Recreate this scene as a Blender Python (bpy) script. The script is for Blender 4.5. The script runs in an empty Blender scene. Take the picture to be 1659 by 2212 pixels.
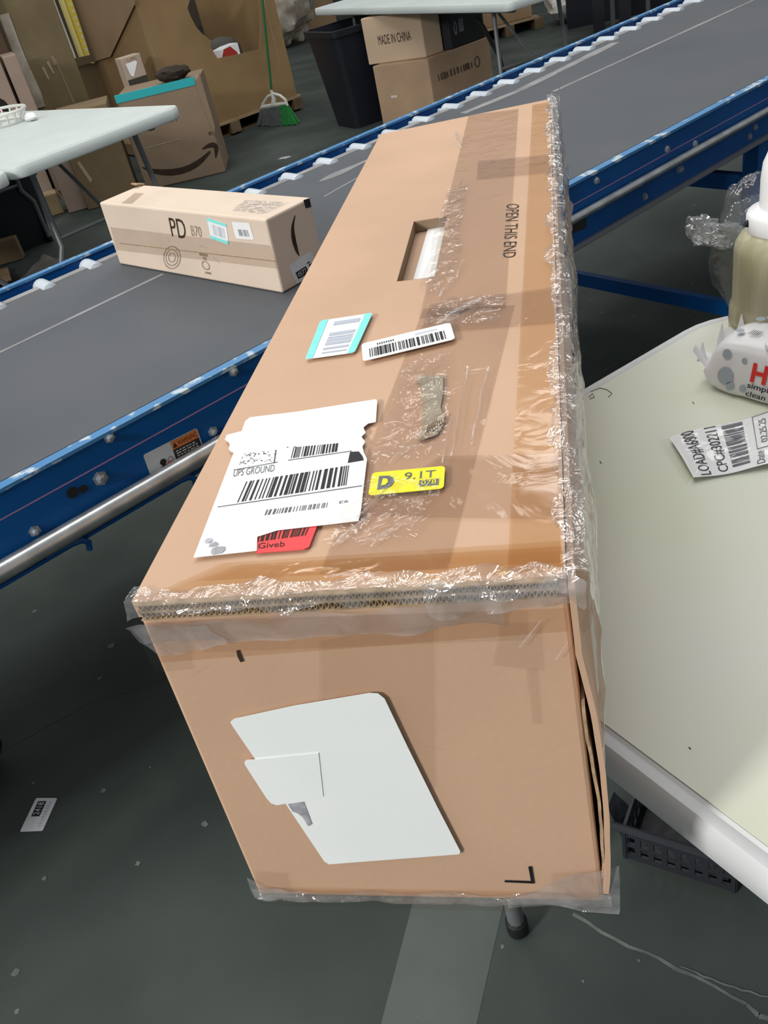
import bpy, bmesh, math, random
from mathutils import Vector, Matrix, noise
random.seed(7)
SC = bpy.context.scene
COL = SC.collection
V = Vector

# ------------------------------------------------------------------ camera
CAM = V((0.26573, -0.33913, 1.36523))
FPX = 1877.77
R_ = V((0.97086642, 0.1378631, -0.1959902))
U_ = V((0.07505778, 0.60178975, 0.79511975))
F_ = V((-0.22756257, 0.78666566, -0.57390977))
cd = bpy.data.cameras.new('camera')
cd.sensor_width = 36.0
cd.sensor_height = 36.0
cd.sensor_fit = 'VERTICAL'
cd.lens = FPX * 36.0 / 2212.0
cd.clip_start = 0.01
cd.clip_end = 200
co = bpy.data.objects.new('camera', cd)
COL.objects.link(co)
co.matrix_world = Matrix(((R_.x, U_.x, -F_.x, CAM.x), (R_.y, U_.y, -F_.y, CAM.y), (R_.z, U_.z, -F_.z, CAM.z), (0, 0, 0, 1)))
SC.camera = co

# ------------------------------------------------------------------ world, lamps, exposure
w = bpy.data.worlds.new('warehouse_ambient')
SC.world = w
w.use_nodes = True
bg = w.node_tree.nodes['Background']
bg.inputs[0].default_value = (0.93, 0.97, 1.0, 1)
bg.inputs[1].default_value = 0.36
vs = SC.view_settings
vs.view_transform = 'Standard'
vs.look = 'None'
vs.gamma = 1.0
vs.exposure = 0.0
vs.use_curve_mapping = False


def lamp(x, y, z, sx, sy, power, color=(1, 0.97, 0.92), rot=0.0):
    l = bpy.data.lights.new('ceiling_lamp', 'AREA')
    l.shape = 'RECTANGLE'
    l.size = sx
    l.size_y = sy
    l.energy = power
    l.color = color
    o = bpy.data.objects.new('ceiling_lamp', l)
    o.location = (x, y, z)
    o.rotation_euler = (0, 0, rot)
    COL.objects.link(o)
    return o


# rows of long fluorescent fixtures high under the warehouse roof
RZ = math.radians(48)
for lx, ly, lz, pw in ((-4.2, -4.7, 4.2, 850), (-6.0, -1.6, 4.4, 150), (-0.9, 0.9, 5.0, 50), (0.6, 3.4, 5.0, 44), (-1.9, 3.1, 5.0, 66), (0.6, 6.8, 5.0, 60), (-4.2, 8.6, 5.0, 70)):
    lamp(lx, ly, lz, 2.6, 0.9, pw, rot=RZ)


# ------------------------------------------------------------------ layout helpers
def ray(x, y):
    return F_ + R_ * ((x - 829.5) / FPX) - U_ * ((y - 1106) / FPX)


def hz(x, y, z):
    d = ray(x, y)
    return CAM + d * ((z - CAM.z) / d.z)


def hp(x, y, P, n):
    d = ray(x, y)
    return CAM + d * ((V(P) - CAM).dot(V(n)) / d.dot(V(n)))


class Q:
    """bilinear patch: u,v in 0..1, off along the normal"""
    def __init__(s, a, b, c, d):
        s.a, s.b, s.c, s.d = V(a), V(b), V(c), V(d)
        s.n = (s.b - s.a).cross(s.d - s.a).normalized()

    def __call__(s, u, v, off=0.0):
        return (s.a * (1 - u) + s.b * u) * (1 - v) + (s.d * (1 - u) + s.c * u) * v + s.n * off

    def sub(s, u0, v0, u1, v1, off=0.0):
        return Q(s(u0, v0, off), s(u1, v0, off), s(u1, v1, off), s(u0, v1, off))

    def size(s):
        return ((s.b - s.a).length + (s.c - s.d).length) / 2, ((s.d - s.a).length + (s.c - s.b).length) / 2


def qz(z, *px):
    return Q(*[hz(p[0], p[1], z) for p in px])


# ------------------------------------------------------------------ mesh helpers
class MB:
    def __init__(s):
        s.v = []
        s.f = []

    def pts(s, ps):
        i = len(s.v)
        s.v += [tuple(p) for p in ps]
        return list(range(i, i + len(ps)))

    def poly(s, ps):
        s.f.append(s.pts(ps))
        return s

    def prism(s, ps, d):
        """closed solid: outline ps extruded by vector d"""
        ps = [V(p) for p in ps]
        d = V(d)
        n = len(ps)
        a = s.pts(ps)
        b = s.pts([p + d for p in ps])
        s.f.append(a[::-1])
        s.f.append(b)
        for i in range(n):
            j = (i + 1) % n
            s.f.append([a[i], a[j], b[j], b[i]])
        return s

    def box(s, c, x, y, z):
        """centre and three half axes"""
        c, x, y, z = V(c), V(x), V(y), V(z)
        return s.prism([c - x - y - z, c + x - y - z, c + x + y - z, c - x + y - z], z * 2)

    def hexa(s, b4, t4):
        a = s.pts(b4)
        b = s.pts(t4)
        s.f.append(a[::-1])
        s.f.append(b)
        for i in range(4):
            j = (i + 1) % 4
            s.f.append([a[i], a[j], b[j], b[i]])
        return s

    def grid(s, fn, nu, nv, closed_u=False):
        i0 = len(s.v)
        mu = nu if closed_u else nu + 1
        for j in range(nv + 1):
            for i in range(mu):
                s.v.append(tuple(fn(i / nu, j / nv)))
        for j in range(nv):
            for i in range(nu):
                a = i0 + j * mu + i
                b = i0 + j * mu + (i + 1) % mu
                s.f.append([a, b, b + mu, a + mu])
        return s

    def tube(s, path, r, n=10, cap=True):
        path = [V(p) for p in path]
        rings = []
        prev = None
        for k, p in enumerate(path):
            if k == 0:
                t = path[1] - p
            elif k == len(path) - 1:
                t = p - path[-2]
            else:
                t = (path[k + 1] - p).normalized() + (p - path[k - 1]).normalized()
            t = t.normalized()
            if prev is None:
                h = V((0, 0, 1)) if abs(t.z) < 0.9 else V((1, 0, 0))
                x = t.cross(h).normalized()
            else:
                x = (prev - t * prev.dot(t)).normalized()
            prev = x
            y = t.cross(x)
            rr = r[k] if isinstance(r, (list, tuple)) else r
            rings.append(s.pts([p + x * (rr * math.cos(2 * math.pi * i / n)) + y * (rr * math.sin(2 * math.pi * i / n)) for i in range(n)]))
        for a, b in zip(rings, rings[1:]):
            for i in range(n):
                j = (i + 1) % n
                s.f.append([a[i], a[j], b[j], b[i]])
        if cap:
            s.f.append(rings[0][::-1])
            s.f.append(rings[-1])
        return s

    def lathe(s, c, prof, n=28, ax=None):
        c = V(c)
        z = V((0, 0, 1)) if ax is None else V(ax).normalized()
        x = z.orthogonal().normalized()
        y = z.cross(x)
        rings = []
        for r, h in prof:
            rings.append(s.pts([c + z * h + x * (r * math.cos(2 * math.pi * i / n)) + y * (r * math.sin(2 * math.pi * i / n)) for i in range(n)]))
        for a, b in zip(rings, rings[1:]):
            for i in range(n):
                j = (i + 1) % n
                s.f.append([a[i], a[j], b[j], b[i]])
        s.f.append(rings[0][::-1])
        s.f.append(rings[-1])
        return s


def link(name, mb, mat, parent=None, smooth=False, bevel=0.0, segs=2, base=None, flipfix=True):
    """one mesh object; mb holds world coordinates"""
    if parent is not None:
        r = parent
        while r.parent is not None:
            r = r.parent
        org = V(r.location)
    else:
        org = V(base) if base is not None else V((0, 0, 0))
    me = bpy.data.meshes.new(name)
    me.from_pydata([(p[0] - org.x, p[1] - org.y, p[2] - org.z) for p in mb.v], [], mb.f)
    if flipfix or bevel:
        bm = bmesh.new()
        bm.from_mesh(me)
        if bevel:
            bmesh.ops.remove_doubles(bm, verts=bm.verts, dist=1e-6)
            es = [e for e in bm.edges if len(e.link_faces) == 2 and e.calc_face_angle(0) > 0.5]
            bmesh.ops.bevel(bm, geom=es, offset=bevel, segments=segs, profile=0.5, affect='EDGES', clamp_overlap=True)
        bmesh.ops.recalc_face_normals(bm, faces=bm.faces)
        bm.to_mesh(me)
        bm.free()
    me.materials.append(mat)
    if smooth:
        for p in me.polygons:
            p.use_smooth = True
        try:
            me.set_sharp_from_angle(angle=math.radians(40))
        except Exception:
            pass
    o = bpy.data.objects.new(name, me)
    COL.objects.link(o)
    if parent is not None:
        o.parent = parent
    else:
        o.location = org
    return o


def tag(o, label=None, cat=None, group=None, kind=None):
    if label:
        o['label'] = label
    if cat:
        o['category'] = cat
    if group:
        o['group'] = group
    if kind:
        o['kind'] = kind
    return o


def thing(name, label, cat, loc, group=None):
    o = bpy.data.objects.new(name, None)
    o.empty_display_size = 0.05
    o.location = V(loc)
    COL.objects.link(o)
    return tag(o, label, cat, group)


# ------------------------------------------------------------------ flat print helpers
def rr_uv(q, r, n=5):
    """rounded rectangle outline on patch q, r in metres"""
    W, H = q.size()
    ru, rv = min(r / W, 0.49), min(r / H, 0.49)
    out = []
    for cu, cv, a0 in ((1 - ru, rv, -90), (1 - ru, 1 - rv, 0), (ru, 1 - rv, 90), (ru, rv, 180)):
        for k in range(n + 1):
            a = math.radians(a0 + 90 * k / n)
            out.append((cu + ru * math.cos(a), cv + rv * math.sin(a)))
    return out


def plate(q, uv, off=0.0003, th=0.0003, mb=None):
    mb = mb or MB()
    ps = [q(u, v, off) for u, v in uv]
    mb.prism(ps, q.n * th)
    return mb


def rect(q, u0, v0, u1, v1, off, mb):
    mb.poly([q(u0, v0, off), q(u1, v0, off), q(u1, v1, off), q(u0, v1, off)])
    return mb


_tc = {}


def text_uv(s, bold=0.0):
    if (s, bold) in _tc:
        return _tc[(s, bold)]
    cu = bpy.data.curves.new('lettering', 'FONT')
    cu.body = s
    cu.offset = bold
    cu.resolution_u = 3
    o = bpy.data.objects.new('lettering', cu)
    COL.objects.link(o)
    bpy.context.view_layer.update()
    ev = o.evaluated_get(bpy.context.evaluated_depsgraph_get())
    me = ev.to_mesh()
    vs_ = [(v.co.x, v.co.y) for v in me.vertices]
    fs = [list(p.vertices) for p in me.polygons]
    ev.to_mesh_clear()
    bpy.data.objects.remove(o)
    bpy.data.curves.remove(cu)
    x0 = min(v[0] for v in vs_); x1 = max(v[0] for v in vs_)
    y0 = min(v[1] for v in vs_); y1 = max(v[1] for v in vs_)
    r = ([((x - x0) / (x1 - x0), (y - y0) / (y1 - y0)) for x, y in vs_], fs)
    _tc[(s, bold)] = r
    return r


def text(q, s, u0, v0, u1, v1, off, mb, bold=0.0):
    vs_, fs = text_uv(s, bold)
    i = len(mb.v)
    mb.v += [tuple(q(u0 + (u1 - u0) * x, v0 + (v1 - v0) * y, off)) for x, y in vs_]
    mb.f += [[i + k for k in f] for f in fs]
    return mb


def bars(q, u0, v0, u1, v1, off, mb, n=60, seed=1, along='u', dens=0.5):
    rnd = random.Random(seed)
    x = 0.0
    L = []
    while x < n:
        wdt = rnd.choice((1, 1, 1, 2, 2, 3))
        gap = rnd.choice((1, 1, 2, 2, 3))
        L.append((x / n, min(1, (x + wdt * dens * 2) / n)))
        x += wdt * dens * 2 + gap
    for a, b in L:
        if along == 'u':
            rect(q, u0 + (u1 - u0) * a, v0, u0 + (u1 - u0) * b, v1, off, mb)
        else:
            rect(q, u0, v0 + (v1 - v0) * a, u1, v0 + (v1 - v0) * b, off, mb)
    return mb


def stroke(q, pts, off, mb, sub=6):
    """ribbon through (u,v,width) points, Catmull-Rom smoothed, width in metres"""
    W, H = q.size()
    P = [(p[0] * W, p[1] * H, p[2]) for p in pts]
    sm = []
    for i in range(len(P) - 1):
        p0 = P[max(i - 1, 0)]; p1 = P[i]; p2 = P[i + 1]; p3 = P[min(i + 2, len(P) - 1)]
        for k in range(sub):
            t = k / sub
            sm.append(tuple(0.5 * (2 * p1[c] + (p2[c] - p0[c]) * t + (2 * p0[c] - 5 * p1[c] + 4 * p2[c] - p3[c]) * t * t + (-p0[c] + 3 * p1[c] - 3 * p2[c] + p3[c]) * t ** 3) for c in range(3)))
    sm.append(P[-1])
    lft, rgt = [], []
    for i, p in enumerate(sm):
        a = sm[max(i - 1, 0)]; b = sm[min(i + 1, len(sm) - 1)]
        tx, ty = b[0] - a[0], b[1] - a[1]
        l = math.hypot(tx, ty) or 1
        nx, ny = -ty / l, tx / l
        h = max(p[2], 1e-5) / 2
        lft.append(q((p[0] + nx * h) / W, (p[1] + ny * h) / H, off))
        rgt.append(q((p[0] - nx * h) / W, (p[1] - ny * h) / H, off))
    for i in range(len(sm) - 1):
        mb.poly([rgt[i], rgt[i + 1], lft[i + 1], lft[i]])
    return mb


def disc(q, u, v, r, off, mb, n=18, sq=1.0):
    W, H = q.size()
    mb.poly([q(u + r * math.cos(2 * math.pi * i / n) / W, v + sq * r * math.sin(2 * math.pi * i / n) / H, off) for i in range(n)])
    return mb


# ------------------------------------------------------------------ materials
def lin(r, g, b, k=1.0):
    f = lambda c: ((c / 255.0) / 12.92 if c <= 10 else (((c / 255.0) + 0.055) / 1.055) ** 2.4)
    return (f(r) * k, f(g) * k, f(b) * k, 1)


def mat(name, col, rough=0.6, metal=0.0, spec=0.5, var=0.0, vscale=8.0, col2=None, bump=0.0, bscale=60.0, stretch=None, coat=0.0, trans=0.0):
    m = bpy.data.materials.new(name)
    m.use_nodes = True
    nt = m.node_tree
    b = nt.nodes['Principled BSDF']
    b.inputs['Roughness'].default_value = rough
    b.inputs['Metallic'].default_value = metal
    b.inputs['Specular IOR Level'].default_value = spec
    b.inputs['Coat Weight'].default_value = coat
    b.inputs['Transmission Weight'].default_value = trans
    b.inputs['Base Color'].default_value = col
    tc = nt.nodes.new('ShaderNodeTexCoord')
    src = tc.outputs['Object']
    if stretch:
        mp = nt.nodes.new('ShaderNodeMapping')
        mp.inputs['Scale'].default_value = stretch
        nt.links.new(src, mp.inputs[0])
        src = mp.outputs[0]
    if var or col2:
        nz = nt.nodes.new('ShaderNodeTexNoise')
        nz.inputs['Scale'].default_value = vscale
        nz.inputs['Detail'].default_value = 6
        nt.links.new(src, nz.inputs['Vector'])
        rp = nt.nodes.new('ShaderNodeValToRGB')
        c2 = col2 or (col[0] * (1 - var), col[1] * (1 - var), col[2] * (1 - var), 1)
        c1 = col if col2 else (min(1, col[0] * (1 + var * .6)), min(1, col[1] * (1 + var * .6)), min(1, col[2] * (1 + var * .6)), 1)
        rp.color_ramp.elements[0].position = 0.36
        rp.color_ramp.elements[1].position = 0.64
        rp.color_ramp.elements[0].color = c2
        rp.color_ramp.elements[1].color = c1
        nt.links.new(nz.outputs['Fac'], rp.inputs[0])
        nt.links.new(rp.outputs[0], b.inputs['Base Color'])
    if bump:
        nb = nt.nodes.new('ShaderNodeTexNoise')
        nb.inputs['Scale'].default_value = bscale
        nb.inputs['Detail'].default_value = 4
        nt.links.new(src, nb.inputs['Vector'])
        bp = nt.nodes.new('ShaderNodeBump')
        bp.inputs['Strength'].default_value = bump
        bp.inputs['Distance'].default_value = 0.004
        nt.links.new(nb.outputs['Fac'], bp.inputs['Height'])
        nt.links.new(bp.outputs[0], b.inputs['Normal'])
    return m


def film(name, tint, gloss_min=0.05, rough=0.12, bump=0.6, bscale=45.0, white=0.0, dist=0.004, fac=1.0):
    """thin clear plastic: tinted see-through + sharp reflections on wrinkles"""
    m = bpy.data.materials.new(name)
    m.use_nodes = True
    nt = m.node_tree
    nt.nodes.clear()
    out = nt.nodes.new('ShaderNodeOutputMaterial')
    tr = nt.nodes.new('ShaderNodeBsdfTransparent')
    tr.inputs[0].default_value = (*tint, 1)
    gl = nt.nodes.new('ShaderNodeBsdfGlossy')
    gl.inputs['Roughness'].default_value = rough
    gl.inputs['Color'].default_value = (1, 1, 1, 1)
    tc = nt.nodes.new('ShaderNodeTexCoord')
    nb = nt.nodes.new('ShaderNodeTexNoise')
    nb.inputs['Scale'].default_value = bscale
    nb.inputs['Detail'].default_value = 3
    nb.inputs['Distortion'].default_value = 0.8
    nt.links.new(tc.outputs['Object'], nb.inputs['Vector'])
    bp = nt.nodes.new('ShaderNodeBump')
    bp.inputs['Strength'].default_value = bump
    bp.inputs['Distance'].default_value = dist
    nt.links.new(nb.outputs['Fac'], bp.inputs['Height'])
    nt.links.new(bp.outputs[0], gl.inputs['Normal'])
    lw = nt.nodes.new('ShaderNodeLayerWeight')
    lw.inputs['Blend'].default_value = 0.5
    pw_ = nt.nodes.new('ShaderNodeMath')
    pw_.operation = 'POWER'
    nt.links.new(lw.outputs['Facing'], pw_.inputs[0])
    pw_.inputs[1].default_value = 5.0
    ad = nt.nodes.new('ShaderNodeMath')
    ad.operation = 'MULTIPLY_ADD'
    ad.use_clamp = True
    nt.links.new(pw_.outputs[0], ad.inputs[0])
    ad.inputs[1].default_value = 0.8 * fac
    ad.inputs[2].default_value = gloss_min + 0.035 * fac
    mx = nt.nodes.new('ShaderNodeMixShader')
    nt.links.new(ad.outputs[0], mx.inputs[0])
    nt.links.new(tr.outputs[0], mx.inputs[1])
    nt.links.new(gl.outputs[0], mx.inputs[2])
    res = mx.outputs[0]
    if white:
        df = nt.nodes.new('ShaderNodeBsdfDiffuse')
        df.inputs[0].default_value = (0.85, 0.85, 0.87, 1)
        m2 = nt.nodes.new('ShaderNodeMixShader')
        rp = nt.nodes.new('ShaderNodeMath')
        rp.operation = 'MULTIPLY'
        rp.use_clamp = True
        rp.inputs[1].default_value = white * 2
        nt.links.new(nb.outputs['Fac'], rp.inputs[0])
        nt.links.new(rp.outputs[0], m2.inputs[0])
        nt.links.new(res, m2.inputs[1])
        nt.links.new(df.outputs[0], m2.inputs[2])
        res = m2.outputs[0]
    nt.links.new(res, out.inputs[0])
    return m


M = {}
M['carton'] = mat('kraft_cardboard', (0.60, 0.395, 0.27, 1), 0.62, spec=0.2, var=0.07, vscale=5, bump=0.05, bscale=180)
M['carton_edge'] = mat('cardboard_cut_edge', (0.46, 0.34, 0.22, 1), 0.85, spec=0.1, var=0.25, vscale=120)
M['carton_flute_shade'] = mat('cardboard_flute_shade', (0.29, 0.21, 0.14, 1), 0.9, spec=0.05)  # darker board tone; also paints the shade in flap gaps and tears
M['carton_pale'] = mat('pale_kraft_cardboard', (0.70, 0.58, 0.475, 1), 0.65, spec=0.25, var=0.06, vscale=6)
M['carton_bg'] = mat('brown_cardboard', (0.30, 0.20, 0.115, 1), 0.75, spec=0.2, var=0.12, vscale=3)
M['carton_bg2'] = mat('tan_cardboard', (0.42, 0.29, 0.19, 1), 0.75, spec=0.2, var=0.1, vscale=4)
M['carton_olive'] = mat('olive_brown_cardboard', (0.185, 0.145, 0.08, 1), 0.75, spec=0.2, var=0.15, vscale=4)
M['carton_bulk'] = mat('bulk_box_cardboard', (0.265, 0.175, 0.085, 1), 0.75, spec=0.2, var=0.14, vscale=2.5)
M['carton_pink'] = mat('greyish_pink_cardboard', (0.34, 0.26, 0.21, 1), 0.75, spec=0.2, var=0.1, vscale=4)
M['carton_dark'] = mat('dark_cardboard', (0.10, 0.065, 0.04, 1), 0.8, spec=0.15, var=0.15, vscale=4)
M['black_carton'] = mat('black_printed_carton', (0.012, 0.012, 0.014, 1), 0.5, spec=0.3, var=0.3, vscale=4)
M['white_label'] = mat('white_paper_label', (0.88, 0.89, 0.90, 1), 0.45, spec=0.35, var=0.03, vscale=12)
M['bluish_label'] = mat('bluish_white_label', (0.95, 1.0, 1.0, 1), 0.4, spec=0.4, var=0.04, vscale=10, coat=0.2)
M['ink'] = mat('black_ink', (0.012, 0.013, 0.018, 1), 0.5, spec=0.3)
M['ink_soft'] = mat('faded_ink', (0.16, 0.17, 0.19, 1), 0.6, spec=0.2, var=0.3, vscale=40)
M['ink_pale'] = mat('pale_grey_ink', (0.48, 0.53, 0.62, 1), 0.6, spec=0.2)
M['ink_brown'] = mat('dark_brown_ink', (0.05, 0.03, 0.02, 1), 0.6, spec=0.2, var=0.3, vscale=60)
M['ink_stamp'] = mat('faded_stamp_ink', (0.36, 0.27, 0.21, 1), 0.65, spec=0.2, var=0.3, vscale=60)
M['aqua'] = mat('aqua_paper', (0.24, 0.82, 0.78, 1), 0.45, spec=0.35)
M['yellow'] = mat('yellow_label_paper', (0.86, 0.80, 0.01, 1), 0.4, spec=0.4)
M['red'] = mat('red_label_paper', (0.80, 0.045, 0.055, 1), 0.4, spec=0.4)
M['tear'] = mat('torn_grey_board', (0.36, 0.31, 0.24, 1), 0.9, spec=0.1, var=0.2, vscale=60, bump=0.5, bscale=120)
M['tape_front'] = film('light_amber_tape', (0.95, 0.90, 0.85), 0.004, 0.2, 0.3, 30, dist=0.003, fac=.5)
M['tape_faint'] = film('thin_clear_tape', (0.955, 0.945, 0.935), 0.004, 0.2, 0.3, 30, dist=0.003, fac=.5)
M['tape'] = film('clear_packing_tape', (0.875, 0.85, 0.83), 0.004, 0.10, 0.35, 26, dist=0.004, fac=.6)
M['tape_amber'] = film('amber_packing_tape', (0.925, 0.855, 0.745), 0.004, 0.10, 0.32, 26, dist=0.004, fac=.6)
M['wrap'] = film('clear_stretch_wrap', (0.95, 0.94, 0.93), 0.10, 0.08, 1.0, 60, white=0.07, dist=0.006)
M['wrap_milky'] = film('milky_stretch_wrap', (0.95, 0.945, 0.945), 0.05, 0.15, 0.9, 50, white=0.13, dist=0.006)
M['bag'] = film('clear_plastic_bag', (0.93, 0.94, 0.95), 0.14, 0.03, 0.6, 40, white=0.03, dist=0.006)
M['bag_thin'] = film('thin_clear_plastic', (0.97, 0.975, 0.98), 0.02, 0.04, 0.6, 40, white=0.015, dist=0.006)
M['pouch_film'] = film('flat_clear_pouch_film', (0.975, 0.98, 0.985), 0.01, 0.12, 0.15, 30, dist=0.003, fac=.6)
M['crinkle'] = film('bunched_clear_film', (0.97, 0.96, 0.95), 0.0, 0.07, 0.7, 45, white=0.015, dist=0.006)
M['jug_dark'] = mat('dark_yellow_plastic_seam', (0.36, 0.33, 0.20, 1), 0.3)  # dark seam line around the jug
M['table_worn'] = mat('worn_grey_white_plastic', (0.71, 0.75, 0.60, 1), 0.5, spec=0.35, col2=(0.76, 0.77, 0.71, 1), vscale=3.5, bump=0.05, bscale=250)
M['table_edge'] = mat('grey_white_plastic_edge', (0.70, 0.72, 0.74, 1), 0.45, spec=0.4, var=0.06, vscale=6)
M['table_white'] = mat('white_plastic_tabletop', (0.60, 0.66, 0.65, 1), 0.45, spec=0.4, var=0.04, vscale=4)
M['grey_steel'] = mat('grey_painted_steel', (0.17, 0.18, 0.19, 1), 0.4, metal=0.3, spec=0.5)
M['black_cap'] = mat('black_rubber', (0.012, 0.012, 0.014, 1), 0.6, spec=0.3)
M['black_plastic'] = mat('black_plastic', (0.010, 0.012, 0.018, 1), 0.45, spec=0.4)
M['basket'] = mat('dark_grey_plastic', (0.022, 0.024, 0.032, 1), 0.5, spec=0.4)
M['floor'] = None
M['belt'] = mat('grey_conveyor_belt', (0.074, 0.085, 0.100, 1), 0.6, spec=0.3, col2=(0.092, 0.100, 0.112, 1), vscale=2.2, bump=0.05, bscale=300)
M['belt_worn'] = mat('light_worn_belt_streak', (0.27, 0.27, 0.275, 1), 0.6, spec=0.3, var=0.2, vscale=12)
M['blue'] = mat('dark_blue_paint', (0.002, 0.072, 0.26, 1), 0.45, spec=0.25, var=0.15, vscale=5)
M['blue_lip'] = mat('scuffed_blue_paint', (0.06, 0.21, 0.44, 1), 0.45, spec=0.4, col2=(0.46, 0.55, 0.62, 1), vscale=30)
M['blue_lip'].node_tree.nodes['Color Ramp'].color_ramp.elements[0].position = 0.37
M['blue_lip'].node_tree.nodes['Color Ramp'].color_ramp.elements[1].position = 0.45
M['steel'] = mat('galvanised_steel', (0.50, 0.52, 0.53, 1), 0.33, metal=0.85, var=0.2, vscale=30)
M['roller'] = mat('pale_roller_plastic', (0.50, 0.56, 0.62, 1), 0.4, spec=0.5, var=0.1, vscale=20)
M['bolt'] = mat('zinc_bolt', (0.32, 0.36, 0.40, 1), 0.4, metal=0.6)
M['pink'] = mat('pink_marking_line', (0.30, 0.17, 0.36, 1), 0.5)
M['orange'] = mat('orange_decal', (0.55, 0.16, 0.03, 1), 0.5)
M['decal_black'] = mat('black_decal', (0.012, 0.010, 0.010, 1), 0.5)
M['decal_white'] = mat('grey_white_decal', (0.45, 0.50, 0.53, 1), 0.5, var=0.06, vscale=20)
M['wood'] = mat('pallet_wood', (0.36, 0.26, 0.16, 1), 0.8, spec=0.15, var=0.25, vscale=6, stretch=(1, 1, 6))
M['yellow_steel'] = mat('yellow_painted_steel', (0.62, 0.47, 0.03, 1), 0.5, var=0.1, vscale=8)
M['white_plastic'] = mat('white_plastic', (0.80, 0.82, 0.84, 1), 0.35, spec=0.5)
M['cream_plastic'] = mat('cream_plastic', (0.55, 0.56, 0.44, 1), 0.4, spec=0.4)
M['green_pole'] = mat('green_painted_handle', (0.02, 0.14, 0.05, 1), 0.35, spec=0.5)
M['green_bristle'] = mat('green_bristles', (0.02, 0.26, 0.055, 1), 0.7, var=0.3, vscale=60)
M['grey_bristle'] = mat('grey_bristles', (0.13, 0.145, 0.15, 1), 0.7, var=0.3, vscale=60)
M['teal'] = mat('teal_tape', (0.02, 0.42, 0.46, 1), 0.45)
M['sheet'] = mat('milky_plastic_sheet', (0.46, 0.42, 0.36, 1), 0.35, spec=0.5, col2=(0.30, 0.25, 0.19, 1), vscale=7, bump=0.6, bscale=14)
M['sheet2'] = mat('white_bubble_wrap', (0.62, 0.62, 0.58, 1), 0.3, spec=0.6, col2=(0.36, 0.34, 0.30, 1), vscale=16, bump=0.8, bscale=30)
M['jug'] = mat('pale_yellow_liquid_plastic', (0.52, 0.49, 0.345, 1), 0.25, spec=0.5, col2=(0.40, 0.38, 0.245, 1), vscale=9, stretch=(6, 6, .6))
M['jug'].node_tree.nodes['Principled BSDF'].inputs['Subsurface Weight'].default_value = 0.0
M['wipes'] = mat('white_wipes_film', (0.80, 0.80, 0.82, 1), 0.35, spec=0.5, bump=0.25, bscale=28)
M['dot'] = mat('grey_print', (0.38, 0.43, 0.48, 1), 0.4)
M['red_print'] = mat('red_print', (0.75, 0.035, 0.03, 1), 0.4)
M['wall'] = mat('dark_warehouse_wall', (0.10, 0.075, 0.05, 1), 0.9, var=0.2, vscale=1)
M['grey_paper'] = mat('grey_torn_paper', (0.42, 0.42, 0.47, 1), 0.8, var=0.3, vscale=90)
M['flap_pale'] = mat('pale_flap_edge', (0.38, 0.30, 0.21, 1), 0.8)
M['crushed'] = mat('dirty_grey_cardboard', (0.20, 0.19, 0.165, 1), 0.85, col2=(0.12, 0.115, 0.10, 1), vscale=9, bump=0.5, bscale=12)
M['tan_kraft'] = mat('tan_kraft_paper', (0.34, 0.25, 0.13, 1), 0.8, var=0.2, vscale=8, bump=0.6, bscale=14)
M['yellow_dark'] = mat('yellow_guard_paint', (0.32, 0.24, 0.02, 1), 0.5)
M['grey_sticker'] = mat('dusty_white_sticker', (0.72, 0.74, 0.78, 1), 0.5, var=0.06, vscale=40)
M['brown_cloth'] = mat('dark_brown_cloth', (0.03, 0.02, 0.014, 1), 0.9, bump=0.6, bscale=20)


M['dark_olive'] = mat('dark_olive_band', (0.045, 0.042, 0.03, 1), 0.7)
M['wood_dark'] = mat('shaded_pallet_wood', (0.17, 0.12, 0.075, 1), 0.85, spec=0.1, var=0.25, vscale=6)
M['carton_bulk2'] = mat('pale_bulk_cardboard', (0.30, 0.21, 0.125, 1), 0.75, spec=0.2, var=0.12, vscale=3)
M['carton_smile'] = mat('grey_brown_cardboard', (0.27, 0.195, 0.135, 1), 0.75, spec=0.2, var=0.08, vscale=4)
M['carton_upright'] = mat('light_tan_cardboard', (0.46, 0.37, 0.29, 1), 0.7, spec=0.2, var=0.08, vscale=6)
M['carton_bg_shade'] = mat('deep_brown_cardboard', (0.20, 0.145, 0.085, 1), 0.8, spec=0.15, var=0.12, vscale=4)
M['carton_china'] = mat('pale_tan_cardboard', (0.56, 0.42, 0.30, 1), 0.7, spec=0.2, var=0.06, vscale=5)
M['ink_smile'] = mat('brown_print', (0.07, 0.045, 0.03, 1), 0.7)
M['red_pkg'] = mat('red_packaging', (0.38, 0.03, 0.025, 1), 0.5)
M['grey_cloth'] = mat('dark_grey_bag', (0.07, 0.065, 0.055, 1), 0.8, bump=0.5, bscale=10)
M['white_bg'] = mat('off_white_plastic', (0.66, 0.67, 0.63, 1), 0.45)
M['yellow_steel_pale'] = mat('pale_yellow_steel', (0.66, 0.55, 0.20, 1), 0.5)

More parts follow.
